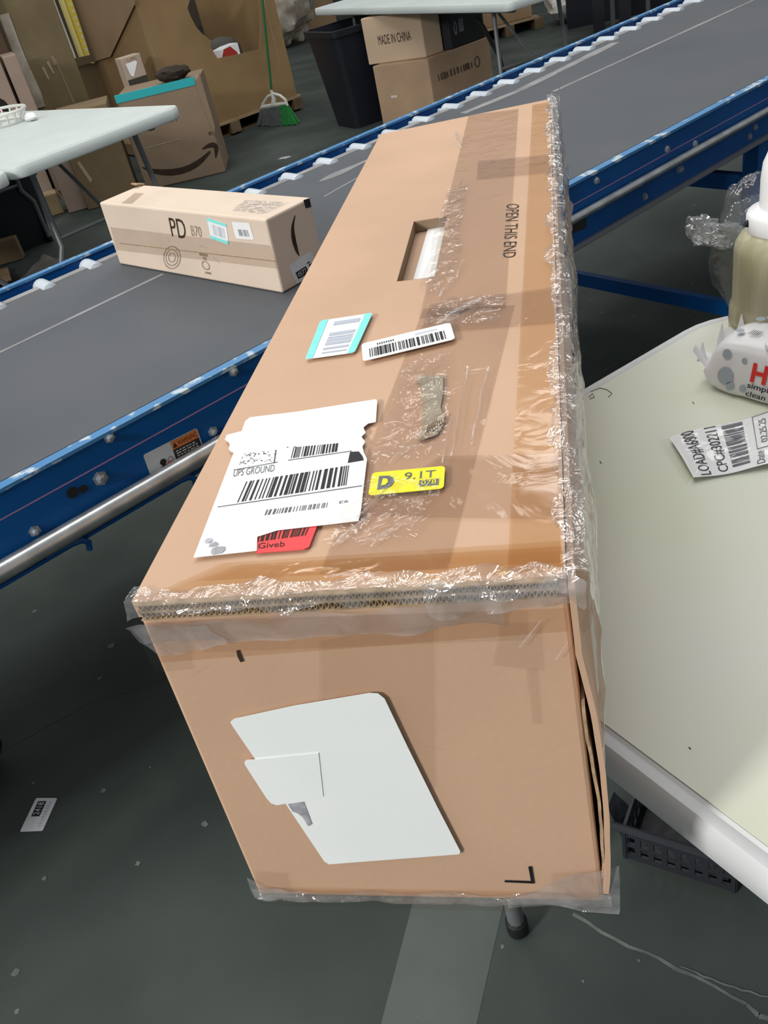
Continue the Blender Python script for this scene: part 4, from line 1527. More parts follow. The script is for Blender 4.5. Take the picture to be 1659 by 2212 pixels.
# ---- pump jug
jc = hz(1684, 722, ZR)
jug = thing('pump_jug', 'pale yellow jug with white pump collar standing at the table corner', 'jug', jc)
JP = [(.060, 0), (.067, .004), (.069, .012), (.069, .050), (.0665, .057), (.0655, .062), (.0655, .130), (.064, .140), (.058, .150), (.050, .156), (.046, .160)]
jb = link('body', MB().lathe(jc, JP, 40), M['jug'], jug, smooth=True)
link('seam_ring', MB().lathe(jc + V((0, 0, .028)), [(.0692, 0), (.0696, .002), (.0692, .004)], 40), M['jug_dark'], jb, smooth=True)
cl = link('collar', MB().lathe(jc + V((0, 0, .158)), [(.050, 0), (.0515, .004), (.0515, .020), (.049, .024), (.034, .030), (.030, .032)], 36), M['white_plastic'], jug, smooth=True)
link('pump_head', MB().lathe(jc + V((0, 0, .188)), [(.036, 0), (.036, .035), (.034, .055), (.026, .075), (.014, .085), (.004, .088)], 30), M['white_plastic'], jug, smooth=True)
hdl = [jc + R_ * -.052 + V((0, 0, .157)), jc + R_ * -.0535 + V((0, 0, .163)), jc + R_ * -.057 + V((0, 0, .157))]
link('loop_hole', MB().tube(hdl, .003, 6), M['black_cap'], jb, smooth=True)

# ---- crumpled clear bag behind the jug
def blob(c, ax, ay, az, amp, seed, nu=34, nv=20, fr=26):
    def fn(u, v):
        a, b = 2 * math.pi * u, math.pi * (v - .5)
        d = V((math.cos(a) * math.cos(b), math.sin(a) * math.cos(b), math.sin(b)))
        p = V(ax) * d.x + V(ay) * d.y + V(az) * d.z
        k = 1 + amp * noise.noise(d * 2.2 + V((seed, 0, 0))) + amp * .7 * abs(noise.noise(d * fr * .2 + V((0, seed, 0)))) + amp * .35 * noise.noise(d * fr * .5 + V((0, 0, seed)))
        return V(c) + p * k
    return MB().grid(fn, nu, nv, closed_u=True)


bd = jc + V((.05, .055, 0))
bc1 = hp(1580, 505, jc, F_)
bag = thing('crumpled_plastic_bag', 'crumpled clear plastic bag bunched behind the yellow jug', 'plastic bag', V((jc.x - .05, jc.y + .06, ZR)))
up2 = V((0, 0, 1))
c1 = hp(1556, 508, jc + V((0, .075, 0)), V((0, 1, 0)))
c2 = hp(1515, 496, jc + V((0, .075, 0)), V((0, 1, 0)))
c3 = hp(1640, 470, jc + V((0, .10, 0)), V((0, 1, 0)))
link('twisted_tail', blob(c1, R_ * .034, F_ * .02, U_ * .014, .5, 2.0, fr=12), M['bag'], bag, smooth=True)
link('tail_end', blob(c2, R_ * .021, F_ * .016, U_ * .018, .35, 5.0, fr=10), M['bag'], bag, smooth=True)
link('bag_hood', blob(c3, R_ * .050, F_ * .028, U_ * .062, .18, 8.0, 40, 26, fr=8), M['bag_thin'], bag, smooth=True)
link('bag_base', blob(V((jc.x - .03, jc.y + .095, TH + .085)), V((.050, 0, 0)), V((0, .018, 0)), V((0, 0, .083)), .12, 11.0), M['bag_thin'], bag, smooth=True)

# small pencil marks on the table top
# ================================================================== UNDER THE TABLE AND ON THE FLOOR
# black perforated basket on the floor under the table
kb = hz(1352, 1850, .0)
ke = hz(1585, 1925, .0)
kx = (ke - kb); kx.z = 0
KL = kx.length
kx.normalize()
ky = V((-kx.y, kx.x, 0))
bsk = thing('perforated_basket', 'dark grey perforated plastic basket on the floor under the folding table', 'basket', kb + kx * KL / 2 + ky * .07)


def bp_(x, y, z):
    return kb + kx * x + ky * y + V((0, 0, z + .001))


BH, BD = .085, .15
link('floor_panel', MB().hexa([bp_(.01, .01, 0), bp_(KL - .01, .01, 0), bp_(KL - .01, BD - .01, 0), bp_(.01, BD - .01, 0)], [bp_(.01, .01, .006), bp_(KL - .01, .01, .006), bp_(KL - .01, BD - .01, .006), bp_(.01, BD - .01, .006)]), M['basket'], bsk)
for (p0, p1) in (((0, 0), (KL, 0)), ((KL, 0), (KL, BD)), ((KL, BD), (0, BD)), ((0, BD), (0, 0))):
    A_, B_ = bp_(*p0, 0), bp_(*p1, 0)
    d_ = (B_ - A_)
    Ls = d_.length
    d_.normalize()
    nn = V((d_.y, -d_.x, 0))
    mb = MB()
    for z0, z1 in ((0, .014), (.034, .042), (.060, .085)):
        mb.box(A_ + d_ * Ls / 2 + V((0, 0, (z0 + z1) / 2)), d_ * Ls / 2, nn * .0025, V((0, 0, (z1 - z0) / 2)))
    n_ = max(4, int(Ls / .021))
    for i in range(n_ + 1):
        mb.box(A_ + d_ * Ls * i / n_ + V((0, 0, .042)), d_ * .0045, nn * .0023, V((0, 0, .042)))
    link('slotted_wall', mb, M['basket'], bsk)
for (p0, p1) in (((-.02, -.004), (KL + .02, -.004)), ((-.02, BD), (KL + .02, BD))):
    link('rim', MB().tube([bp_(*p0, .083), bp_(*p1, .083)], .007, 8), M['basket'], bsk, smooth=True)
mb = MB().prism([bp_(-.002, .0, .04), bp_(-.032, .02, .088), bp_(-.030, .05, .092), bp_(-.002, .05, .06)], V((0, 0, .004)))
link('end_handle', mb, M['basket'], bsk)
mb = MB().prism([bp_(KL + .002, .0, .02), bp_(KL + .040, .03, .085), bp_(KL + .036, .06, .09), bp_(KL + .002, .05, .06)], V((0, 0, .004)))
link('end_handle', mb, M['basket'], bsk)

# sticker lying on the floor
fq = qz(.0006, (43, 1797), (92, 1795), (124, 1724), (78, 1724))
fs = thing('floor_sticker', 'small white sticker numbered 2418 lying on the floor', 'sticker', V((fq(.5, .5).x, fq(.5, .5).y, 0.0004)))
so = link('sticker_paper', plate(fq, rr_uv(fq, .003), 0, .0004), M['grey_sticker'], fs)
# its text runs from the near end towards the far end
sq2 = Q(fq.b, fq.c, fq.d, fq.a)
mb = MB()
rect(sq2, .44, .44, .90, .82, .0008, mb)
link('number_panel', mb, M['ink'], fs)
mb = MB()
text(sq2, '2418', .48, .50, .86, .76, .0012, mb)
link('number_print', mb, M['grey_sticker'], fs)
mb = MB()
for k in range(9):
    rect(sq2, .12 + k * .088, .18, .165 + k * .088, .28 + .03 * (k % 2), .0008, mb)
link('small_print', mb, M['ink_pale'], fs)

# rubber wheel at the left picture edge
wc = hz(-28, 1650, 0)
whl = thing('cart_wheel', 'black rubber cart wheel on the floor at the left picture edge', 'wheel', V((wc.x, wc.y, 0)))
ctr = V((wc.x, wc.y, .050))
link('tyre', MB().lathe(ctr - CN * .015, [(.030, 0), (.046, .0), (.050, .004), (.050, .026), (.046, .030), (.030, .030)], 30, ax=CN), M['black_cap'], whl, smooth=True)
link('hub', MB().lathe(ctr - CN * .017, [(.029, 0), (.029, .034), (.010, .036)], 20, ax=CN), M['grey_steel'], whl, smooth=True)
mb = MB().prism([ctr + CN * .022 + CE * .012, ctr + CN * .022 - CE * .012, ctr + CN * .022 - CE * .012 + V((0, 0, .07)), ctr + CN * .022 + CE * .012 + V((0, 0, .07))], CN * .003)
mb.prism([ctr - CN * .025 + CE * .012, ctr - CN * .025 - CE * .012, ctr - CN * .025 - CE * .012 + V((0, 0, .07)), ctr - CN * .025 + CE * .012 + V((0, 0, .07))], CN * .003)
mb.box(ctr + V((0, 0, .07)), CN * .026, CE * .014, V((0, 0, .003)))
link('fork', mb, M['grey_steel'], whl)

# ================================================================== BACKGROUND: BOXES, BINS, BROOM
def carton(label, b4_, h, m, name='cardboard_box', cat='box', group=None, lean=V((0, 0, 0)), bevel=.006, z0=0.0015, part='body'):
    """closed carton standing on four base points"""
    b4_ = [V((p[0], p[1], z0)) for p in b4_]
    c = sum(b4_, V()) / 4
    t = thing(name, label, cat, V((c.x, c.y, z0)), group)
    bo_ = link(part, MB().hexa(b4_, [p + V((0, 0, h)) + lean for p in b4_]), m, t, bevel=bevel)
    return t, bo_, b4_


def rectbase(P, d, wd, dp):
    """base corners from a near-left corner P, direction d of the front edge, width, depth behind"""
    P = V((P[0], P[1], 0)); d = V((d[0], d[1], 0)).normalized()
    b_ = V((-d.y, d.x, 0))
    return [P, P + d * wd, P + d * wd + b_ * dp, P + b_ * dp]


E2 = V((CE.x, CE.y, 0)).normalized()
N2 = V((E2.y, -E2.x, 0))
# ---- pallet with the cut open bulk box
P0, P1 = hz(482, 302, 0), hz(655, 236, 0)
pd_ = (P1 - P0).normalized()
pn_ = V((pd_.y, -pd_.x, 0))            # towards the camera
pc = P1 + pd_ * .01
palL, palD = 1.35, 1.0
pal = thing('wood_pallet', 'wooden pallet under the cut open bulk box', 'pallet', pc - pd_ * palL / 2 - pn_ * palD / 2)


def pp(s, d, z):
    return pc - pd_ * s - pn_ * d + V((0, 0, z))


def pbox(s0, s1, d0, d1, z0, z1, mb=None):
    mb = mb or MB()
    return mb.hexa([pp(s0, d0, z0), pp(s1, d0, z0), pp(s1, d1, z0), pp(s0, d1, z0)], [pp(s0, d0, z1), pp(s1, d0, z1), pp(s1, d1, z1), pp(s0, d1, z1)])


for k in range(7):
    d0 = k * .146
    link('deck_board', pbox(0, palL, d0, d0 + .10, .098, .116), M['wood'], pal)
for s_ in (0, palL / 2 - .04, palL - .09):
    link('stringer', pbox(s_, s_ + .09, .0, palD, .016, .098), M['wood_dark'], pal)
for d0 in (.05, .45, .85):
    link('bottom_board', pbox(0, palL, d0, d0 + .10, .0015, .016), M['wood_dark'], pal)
# bulk box panels
PZ = .117
BO = pc - pd_ * .02 - pn_ * .02
fp = lambda x, y: hp(x, y, BO, pn_)
right_s = (fp(641, 203) - BO).dot(pd_)
left_s = (fp(352, 200) - BO).dot(pd_)
BHT = 1.05
blk = thing('bulk_box', 'large brown bulk box with a torn opening, on a pallet', 'box', BO + pd_ * (right_s + left_s) / 2 - pn_ * .45 + V((0, 0, PZ - BO.z)))


def bb(s, d, z):
    p = BO + pd_ * s - pn_ * d
    return V((p.x, p.y, z))


def sz(x, y):
    p = fp(x, y) - BO
    return p.dot(pd_), (fp(x, y)).z


notch = [sz(*q) for q in ((556, -60), (562, 60), (561, 106), (520, 116), (470, 126), (461, 112), (455, 100), (456, 88), (436, 72), (424, 58), (412, 36), (405, 18), (410, 0), (404, -60))]
outl = [(left_s, PZ), (right_s, PZ), (right_s, BHT), (notch[0][0], BHT)] + notch + [(notch[-1][0], BHT), (left_s, BHT)]
outl = [o for i, o in enumerate(outl) if o[1] <= BHT + 1e-6]
fpnl = link('front_panel', MB().prism([bb(s_, 0, z) for s_, z in outl], -pn_ * .008), M['carton_bulk'], blk)
LPW = bb(left_s, 0, 0)
BDP = max(.5, min(1.3, -(hp(182, 70, LPW, pd_) - BO).dot(pn_)))
link('side_panel', MB().prism([bb(right_s, .008, PZ), bb(right_s, 1.2, PZ), bb(right_s, 1.2, BHT), bb(right_s, .008, BHT)], -pd_ * .008), M['carton_bulk'], blk)
lpp0 = lambda x, y: hp(x, y, LPW, pd_)
BD2 = -(lpp0(138, 190) - BO).dot(pn_)
zl_ = lpp0(163, 138).z
zl2_ = lpp0(240, 118).z
lp_ = link('side_panel', MB().prism([bb(left_s, .008, PZ), bb(left_s, BD2, PZ), bb(left_s, BD2, zl_), bb(left_s, BDP, zl_), bb(left_s, BDP, BHT), bb(left_s, .008, BHT)], pd_ * .008), M['carton_bulk'], blk)
link('back_panel', MB().prism([bb(left_s + .35, BD2 - .01, PZ), bb(right_s - .01, BD2 - .01, PZ), bb(right_s - .01, BD2 - .01, BHT), bb(left_s + .35, BD2 - .01, BHT)], pn_ * .008), M['carton_bulk'], blk)
link('base_panel', MB().prism([bb(left_s, .01, PZ), bb(right_s, .01, PZ), bb(right_s, BDP - .01, PZ), bb(left_s, BDP - .01, PZ)], V((0, 0, .008))), M['carton_bulk'], blk)
# folded flap over the left side panel
lpp = lambda x, y: hp(x, y, LPW - pd_ * .012, pd_)
fl_ = [lpp(240, 122), lpp(163, 146), lpp(160, 126), lpp(196, 118), lpp(158, 0), lpp(150, -20), lpp(280, -40), lpp(292, 10)]
link('hanging_flap', MB().prism(fl_, -pd_ * .008), M['carton_bulk2'], lp_)  # flap drawn paler than the side panel below it
for k, (s_, z0_, z1_) in enumerate(((right_s - .10, .35, 1.0), (left_s + .02, .2, .95))):
    mb = MB()
    mb.prism([bb(s_, -.0006, z0_), bb(s_ + .012, -.0006, z0_), bb(s_ + .012, -.0006, z1_), bb(s_, -.0006, z1_)], pn_ * .0004)
    link('crease_line', mb, M['carton_bulk2'], fpnl)
# contents showing in the opening
cA = hp(495, 115, BO - pn_ * .06, pn_)
g = thing('red_white_package', 'red and white package showing in the torn bulk box opening', 'package', V((cA.x, cA.y, PZ + .012)))
pk = lambda x, y, dd=.07: hp(x, y, BO - pn_ * dd, pn_)
bse = pk(480, 130)
hgt_top = pk(500, 92).z
mb = MB().prism([pk(464, 150), pk(524, 138), pk(513, 92), pk(492, 100), pk(478, 108), pk(458, 112)], -pn_ * .12)
zmin = min(v[2] for v in mb.v)
mb.v = [(x, y, (PZ + .012) if z < pk(470, 135).z else z) for x, y, z in mb.v]
link('carton_body', mb, M['white_plastic'], g)
mb = MB().poly([pk(479, 130, .069), pk(517, 124, .069), pk(512, 112, .069), pk(497, 100, .069), pk(483, 107, .069)])
link('red_panel', mb, M['red_pkg'], g)
g2 = pk(476, 90, .42)
tag(link('grey_bag', MB().lathe(V((g2.x, g2.y, PZ + .012)), [(.14, 0), (.16, .06), (.15, max(.2, g2.z - PZ - .06)), (.10, g2.z - PZ), (.03, g2.z - PZ + .02)], 14), M['grey_cloth'], base=V((g2.x, g2.y, PZ + .012)), smooth=True), 'dark grey bag behind the red and white package in the bulk box', 'bag')

# ---- broom
bf = hz(600, 271, 0)
bl, br = hz(557, 271, 0), hz(643, 268, 0)
bd_ = (br - bl); bd_.z = 0
bw = bd_.length
bd_.normalize()
bn = V((bd_.y, -bd_.x, 0))
brm = thing('broom', 'broom with green handle and grey and green bristles, leaning on the bulk box', 'broom', V((bf.x, bf.y, 0)))
bpl = lambda x, y: hp(x, y, bf - bn * 0.0, bn)
def bpnt(x, y):
    # lean backwards with height
    p = bpl(x, y)
    return p - bn * (.10 * max(p.z, 0))
def fan(px4, m, name, dp=.022):
    top2 = [bpnt(*px4[0]), bpnt(*px4[1])]
    bot2 = [bpnt(*px4[3]), bpnt(*px4[2])]
    mb = MB()
    n = 26
    for i in range(n):
        u0, u1 = i / n, (i + .82) / n
        for dd in (-.012, .004):
            a_, b_ = top2[0].lerp(top2[1], u0), top2[0].lerp(top2[1], u1)
            c_, d__ = bot2[0].lerp(bot2[1], u1), bot2[0].lerp(bot2[1], u0)
            j = .010 * noise.noise(V((i * 1.7, dd * 100, 0)))
            z_ = V((0, 0, max(j, -min(c_.z, d__.z) + .001)))
            mb.hexa([a_ + bn * dd, b_ + bn * dd, c_ + bn * dd * 1.8 + z_, d__ + bn * dd * 1.8 + z_], [a_ + bn * (dd + .007), b_ + bn * (dd + .007), c_ + bn * (dd * 1.8 + .010) + z_, d__ + bn * (dd * 1.8 + .010) + z_])
    o = link(name, mb, m, brm)
    o['kind'] = 'stuff'
    return o


fan(((562, 235), (603, 229), (612, 270), (556, 271)), M['grey_bristle'], 'grey_bristles')
fan(((603, 229), (617, 226), (644, 266), (612, 270)), M['green_bristle'], 'green_bristles')
mb = MB()
thk = .018
def cap_poly(pts, d0=-.012, d1=.012):
    return MB().prism([bpnt(*p) + bn * d0 for p in pts], bn * (d1 - d0))
cp1 = [(562, 236), (617, 228), (612, 216), (600, 208), (588, 203), (584, 204), (574, 212), (566, 224)]
# white head as a bowed frame with two openings
frame = MB()
outer = [bpnt(*p) for p in [(562, 236), (590, 231), (618, 228), (613, 217), (601, 208), (586, 204), (574, 211), (566, 224)]]
inner1 = [(568, 230), (584, 226), (586, 221), (580, 217), (573, 220)]
inner2 = [(596, 222), (610, 221), (604, 213), (594, 210), (591, 212)]
def ringmesh(pts, wd):
    P = [bpnt(*p) for p in pts]
    mb_ = MB()
    mb_.tube(P + [P[0]], wd, 8, cap=False)
    return mb_
hd = link('broom_head', MB().tube(outer + [outer[0]], .011, 8, cap=False), M['white_bg'], brm, smooth=True)
link('head_bar', MB().tube([bpnt(564, 232), bpnt(590, 228), bpnt(616, 225)], .014, 8), M['white_bg'], hd, smooth=True)
link('head_strut', MB().tube([bpnt(588, 228), bpnt(588, 214), bpnt(584, 205)], [.022, .018, .014], 8), M['white_bg'], hd, smooth=True)
link('handle_socket', MB().tube([bpnt(587, 212), bpnt(583, 203), bpnt(581, 196)], [.014, .013, .011], 10), M['cream_plastic'], brm, smooth=True)
link('handle', MB().tube([bpnt(582, 200), bpnt(548, 0), bpnt(544, -30)], .0095, 10), M['green_pole'], brm, smooth=True)

# ---- carton with printed smile arrow
sBR, sBL = hz(488, 372, 0), hz(318, 412, 0)
sd_ = (sBR - sBL); sd_.z = 0
sw = sd_.length
sd_.normalize()
b4s = rectbase(sBL, sd_, sw, .42)
smi, smb, b4s = carton('open brown carton with dark smile arrow print and teal tape along its rim', b4s, .60, M['carton_smile'])
sfn = V((sd_.y, -sd_.x, 0))
sp2 = lambda x, y: hp(x, y, b4s[0], sfn)
sf = Q(b4s[0], b4s[1], b4s[1] + V((0, 0, .6)), b4s[0] + V((0, 0, .6)))


def suv(x, y):
    p = sp2(x, y) - sf.a
    return p.dot(sd_) / sw, p.z / .6


mb = MB()
stroke(sf, [(*suv(307, 361), .004), (*suv(330, 369), .028), (*suv(365, 372), .042), (*suv(400, 366), .040), (*suv(430, 350), .034), (*suv(454, 327), .014)], .002, mb)
stroke(sf, [(*suv(437, 322), .008), (*suv(450, 315), .024), (*suv(462, 313), .032), (*suv(467, 320), .030), (*suv(466, 340), .008)], .0021, mb)
link('printed_smile_arrow', mb, M['ink_brown'], smb)
mb = MB()
text(sf, 'UNIT', *suv(346, 270), *suv(382, 246), .002, mb)
u0, v0 = suv(452, 292); u1, v1 = suv(462, 282)
rect(sf, u0, v0, u0 + (u1 - u0) * .4, v1, .002, mb); rect(sf, u0 + (u1 - u0) * .6, v0, u1, v1, .002, mb)
link('printed_lettering', mb, M['ink_smile'], smb)
u, v = suv(300, 325); u2, v2 = suv(392, 299)
mb = MB()
stroke(sf, [(u, v, .004), ((u + u2) / 2, (v + v2) / 2, .006), (u2, v2, .004)], .0018, mb, 3)
link('flap_seam', mb, M['flap_pale'], smb)
for k, (a, b) in enumerate((((0.0, .5), (.0, .03)), ((.5, .95), (.03, .03)))):
    A_, B_ = sf(a[0], 1, .004), sf(a[1], 1, .004)
    mb = MB().prism([A_ + V((0, 0, -.035)), B_ + V((0, 0, -.035)), B_ + V((0, 0, .012)), A_ + V((0, 0, .012))], -sfn * .02)
    link('teal_tape', mb, M['teal'], smb)
lump = blob(sf(.70, 1, -.12) + V((0, 0, .048)), sd_ * .11, sfn * .07, V((0, 0, .042)), .25, 4.0, 20, 12)
tag(link('dark_cloth', lump, M['brown_cloth'], base=sf(.70, 1, -.12) + V((0, 0, .002)), smooth=True), 'dark brown cloth bulging from the teal-taped carton', 'cloth')
mb = MB().prism([sf(.95, .93, .001), sf(1.0, 1.0, .001), sf(1.03, 1.05, .001), sf(1.03, .5, .001), sf(.99, .4, .001)], sfn * .006)
link('side_flap', mb, M['carton_smile'], smb)

# ---- slim upright carton standing behind the smile carton
uP = hz(275, 172, .62)
un = V((E2.y, -E2.x, 0))
ur = hp(318, 163, uP, un)
uw = V((ur.x - uP.x, ur.y - uP.y, 0)).length
utop = hp(290, 118, uP, un).z
b4u = rectbase(uP, E2, uw, .10)
upr, upb, b4u = carton('slim upright tan carton with white label standing behind the smile carton', b4u, utop, M['carton_upright'])
tq2 = Q(b4u[0], b4u[1], b4u[1] + V((0, 0, utop)), b4u[0] + V((0, 0, utop)))
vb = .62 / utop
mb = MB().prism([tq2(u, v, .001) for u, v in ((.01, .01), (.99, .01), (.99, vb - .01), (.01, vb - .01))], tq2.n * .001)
link('dark_lower_band', mb, M['dark_olive'], upb)  # lower part of the front drawn darker than the rest
vv = lambda f: vb + (1 - vb) * f
mb = MB().prism([tq2(u, v, .002) for u, v in ((.15, vv(.70)), (.22, vv(.10)), (.35, vv(.02)), (.72, vv(.62)), (.68, vv(.72)))], tq2.n * .001)
link('white_label', mb, M['white_label'], upb)
mb = MB()
text(tq2, 'UPS', .28, vv(.76), .74, vv(.92), .003, mb)
link('printed_lettering', mb, M['ink_stamp'], upb)

# ---- olive bulk carton, left
ob0 = hz(215, 420, 0)
od = V((.84, .54, 0)).normalized()
oP = V((-4.55, 5.95, 0))
on = V((od.y, -od.x, 0))
opx = lambda x, y: hp(x, y, oP, on)
oL, oR = opx(52, 160), opx(174, 160)
oW = (oR - oL).length
oW = V((oR.x - oL.x, oR.y - oL.y, 0)).length
b4o = rectbase((oL.x, oL.y), (oR - oL), oW, .40)
oli, olb, b4o = carton('tall olive-brown bulk box left of the yellow rack upright', b4o, 1.75, M['carton_olive'], name='bulk_box')
oq_ = lambda x, y, o=.002: opx(x, y) + on * o
mb = MB()
mb.prism([oq_(110, 122), oq_(116, 120), oq_(122, 140), oq_(117, 142)], on * .002)
mb2 = MB().prism([oq_(118, 128), oq_(121, 127), oq_(162, 222), oq_(158, 224)], on * .002)
link('torn_slit', mb2, M['carton_flute_shade'], olb)
link('torn_hole', mb, M['carton_flute_shade'], olb)
for a, b in (((90, 146), (104, 172)), ((100, 134), (115, 160))):
    mb = MB().prism([oq_(*a), oq_(a[0] + 5, a[1] - 2), oq_(b[0] + 3, b[1] - 2), oq_(*b)], on * .001)
    link('tape_scrap', mb, M['flap_pale'], olb)
pth = []
for x, y in ((8, 30), (20, 62), (30, 90), (44, 125), (62, 165), (78, 200), (88, 232)):
    pth.append(oq_(x, y, .012))
mb = MB()
for i, (a_, b_) in enumerate(zip(pth, pth[1:])):
    wv = od * .035
    mb.poly([a_ - wv, a_ + wv, b_ + wv, b_ - wv])
link('tape_edge', mb, M['sheet'], olb)
# far left cartons
for k, (xa, xb, ytop, lab_, m) in enumerate((((6), 40, 118, 'tall greyish-pink carton panel just left of the olive bulk box', 'carton_pink'), (-90, -1, 130, 'greyish-pink carton with round hole at the left picture edge', 'carton_pink'))):
    PL = V((-4.35, 5.35, 0))
    lpx = lambda x, y: hp(x, y, PL, on)
    A_, B_ = (lpx(27, 180), lpx(58, 180)) if k == 0 else (lpx(-70, 180), lpx(17, 180))
    zt_ = lpx((xa + xb) / 2 + 8, ytop).z
    b4l = rectbase((A_.x, A_.y), B_ - A_, (B_ - A_).length, .35)
    tt, tb_, b4l = carton(lab_, b4l, zt_, M[m])
    if k == 1:
        hc = lpx(-4, 236) + on * .002
        mb = MB().lathe(hc, [(.075, 0), (.075, .002)], 20, ax=on)
        hl = link('round_hole', mb, M['black_cap'], tb_)
        link('red_item', MB().lathe(hc + on * .002 - V((0, 0, .02)) - od * .02, [(.048, 0), (.045, .004)], 18, ax=on), M['red_pkg'], hl)
# dark panel above them
A_ = hp(-60, 40, V((-4.60, 5.74, 0)), on); B_ = hp(6, 78, V((-4.60, 5.74, 0)), on)
b4l = rectbase((A_.x, A_.y), B_ - A_, V((B_.x - A_.x, B_.y - A_.y, 0)).length, .10)
carton('dark brown carton standing behind the pink carton panels', b4l, 1.6, M['carton_dark'])

# ---- yellow rack upright
YP = V((-4.0, 8.6, 0))
yn = V((.35, -.94, 0)).normalized()
yd = V((.94, .35, 0)).normalized()
ypx = lambda x, y: hp(x, y, YP, yn)
yb, yt = ypx(190, 118), ypx(146, 0)
yx = ((yb + yt) / 2)
rk = thing('rack_upright', 'yellow perforated steel rack upright between the bulk boxes', 'rack', V((yx.x, yx.y, 0)))
wd_ = .065
yc = V((yx.x, yx.y, 0))
link('front_flange', MB().box(yc + V((0, 0, 1.1)), yd * wd_ * .5, yn * .004, V((0, 0, 1.1))), M['yellow_steel'], rk)
link('side_flange', MB().box(yc - yd * wd_ * .9 + yn * .02 + V((0, 0, 1.1)), yd * wd_ * .4, yn * .003, V((0, 0, 1.1))), M['yellow_steel_pale'], rk)
for k in range(22):
    z_ = .55 + k * .055
    mb = MB().box(yc + yd * .010 + yn * .005 + V((0, 0, z_)), yd * .010, yn * .0006, V((0, 0, .016)))
    link('slot', mb, M['cream_plastic'], rk)
link('diagonal_brace', MB().box(yc - yd * .16 + V((0, 0, 1.1)), yd * .012, yn * .006, V((-.05, 0, .9))), M['yellow_steel'], rk)
wpA, wpB = ypx(117, 0), ypx(155, 100)
dirw = (wpA - wpB).normalized()
t_w = wpB.z / dirw.z
wst = thing('white_strip', 'thin white plastic strip leaning left of the yellow upright', 'strip', wpB - dirw * t_w + yn * .12)
link('strip_body', MB().tube([wpB - dirw * t_w + yn * .12 + dirw * .02, wpA + dirw * .6 + yn * .12], .016, 6), M['white_bg'], wst)

# ---- brown carton under the left table and scraps
def quick(px_bl, px_br, h, dp, label, m, name='cardboard_box', z0=.0015):
    A_, B_ = hz(*px_bl, 0), hz(*px_br, 0)
    b4_ = rectbase((A_.x, A_.y), B_ - A_, (B_ - A_).length, dp)
    return carton(label, b4_, h, M[m], name=name, z0=z0)


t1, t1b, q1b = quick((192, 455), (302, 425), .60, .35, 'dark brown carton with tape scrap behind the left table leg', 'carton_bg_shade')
f1_ = Q(q1b[0], q1b[1], q1b[1] + V((0, 0, .6)), q1b[0] + V((0, 0, .6)))
mb = MB().prism([f1_(.12, .50, .001), f1_(.17, .52, .001), f1_(.27, .30, .001), f1_(.22, .27, .001)], f1_.n * .002)
link('tape_scrap', mb, M['flap_pale'], t1b)
quick((150, 462), (192, 450), .50, .05, 'flat greyish cardboard panel leaning beside the left table leg', 'carton_pink')
quick((98, 440), (124, 432), .52, .18, 'grey-brown taped carton right of the black bin', 'carton_pink')
t2, t2b, q2b = quick((108, 470), (140, 460), .14, .14, 'small torn kraft carton on the floor by the black bin', 'tan_kraft')
mb = MB().prism([q2b[1] + V((0, 0, .14)), q2b[2] + V((0, 0, .14)), q2b[2] + (q2b[1] - q2b[0]) * .35 + V((0, 0, .06)), q2b[1] + (q2b[1] - q2b[0]) * .45 + V((0, 0, .02))], V((0, 0, .006)))
link('torn_flap', mb, M['carton_bg2'], t2b)
# crumpled kraft paper near the smile carton
kc = hz(238, 330, 0)
ku = hp(238, 222, V((kc.x, kc.y, 0)), on)
kpt = hz(250, 395, 0)
zz = .62
kp3 = hp(240, 212, V((kpt.x, kpt.y, 0)), on)
t3 = carton('crumpled brown carton scrap standing left of the smile carton', rectbase((kpt.x - .10, kpt.y), (1, .2, 0), .16, .14), kp3.z, M['carton_bg'])

# ---- crushed cardboard on the floor left of the conveyor
def sheet3(px, label, m, z=.012, name='cardboard_sheet', seed=1.0):
    P = [hz(x, y, 0) for x, y in px]
    q = Q(*P)
    c = q(.5, .5)
    def fn(u, v, dz=0):
        p = q(u, v)
        return V((p.x, p.y, max(.004, z + .018 * noise.noise(p * 6 + V((seed, 0, 0))) + .010 * noise.noise(p * 15)) + dz))
    mb = MB().grid(lambda u, v: fn(u, v), 18, 14)
    mb.grid(lambda u, v: fn(u, v, -.004), 18, 14)
    o = link('crumpled_sheet', mb, m, None, smooth=False, base=V((c.x, c.y, 0)))
    o.name = name
    return tag(o, label, 'cardboard')


sheet3(((10, 655), (190, 600), (170, 574), (100, 562)), 'dirty grey crushed cardboard sheet on the floor beyond the conveyor', M['crushed'], .03, seed=2.0)
sheet3(((-60, 640), (30, 615), (20, 585), (-40, 600)), 'small flattened tan cardboard piece at the left picture edge', M['carton_bg'], .02, seed=6.0)
quick((-40, 585), (52, 560), .13, .08, 'low brown carton in front of the black bin', 'carton_bg_shade')

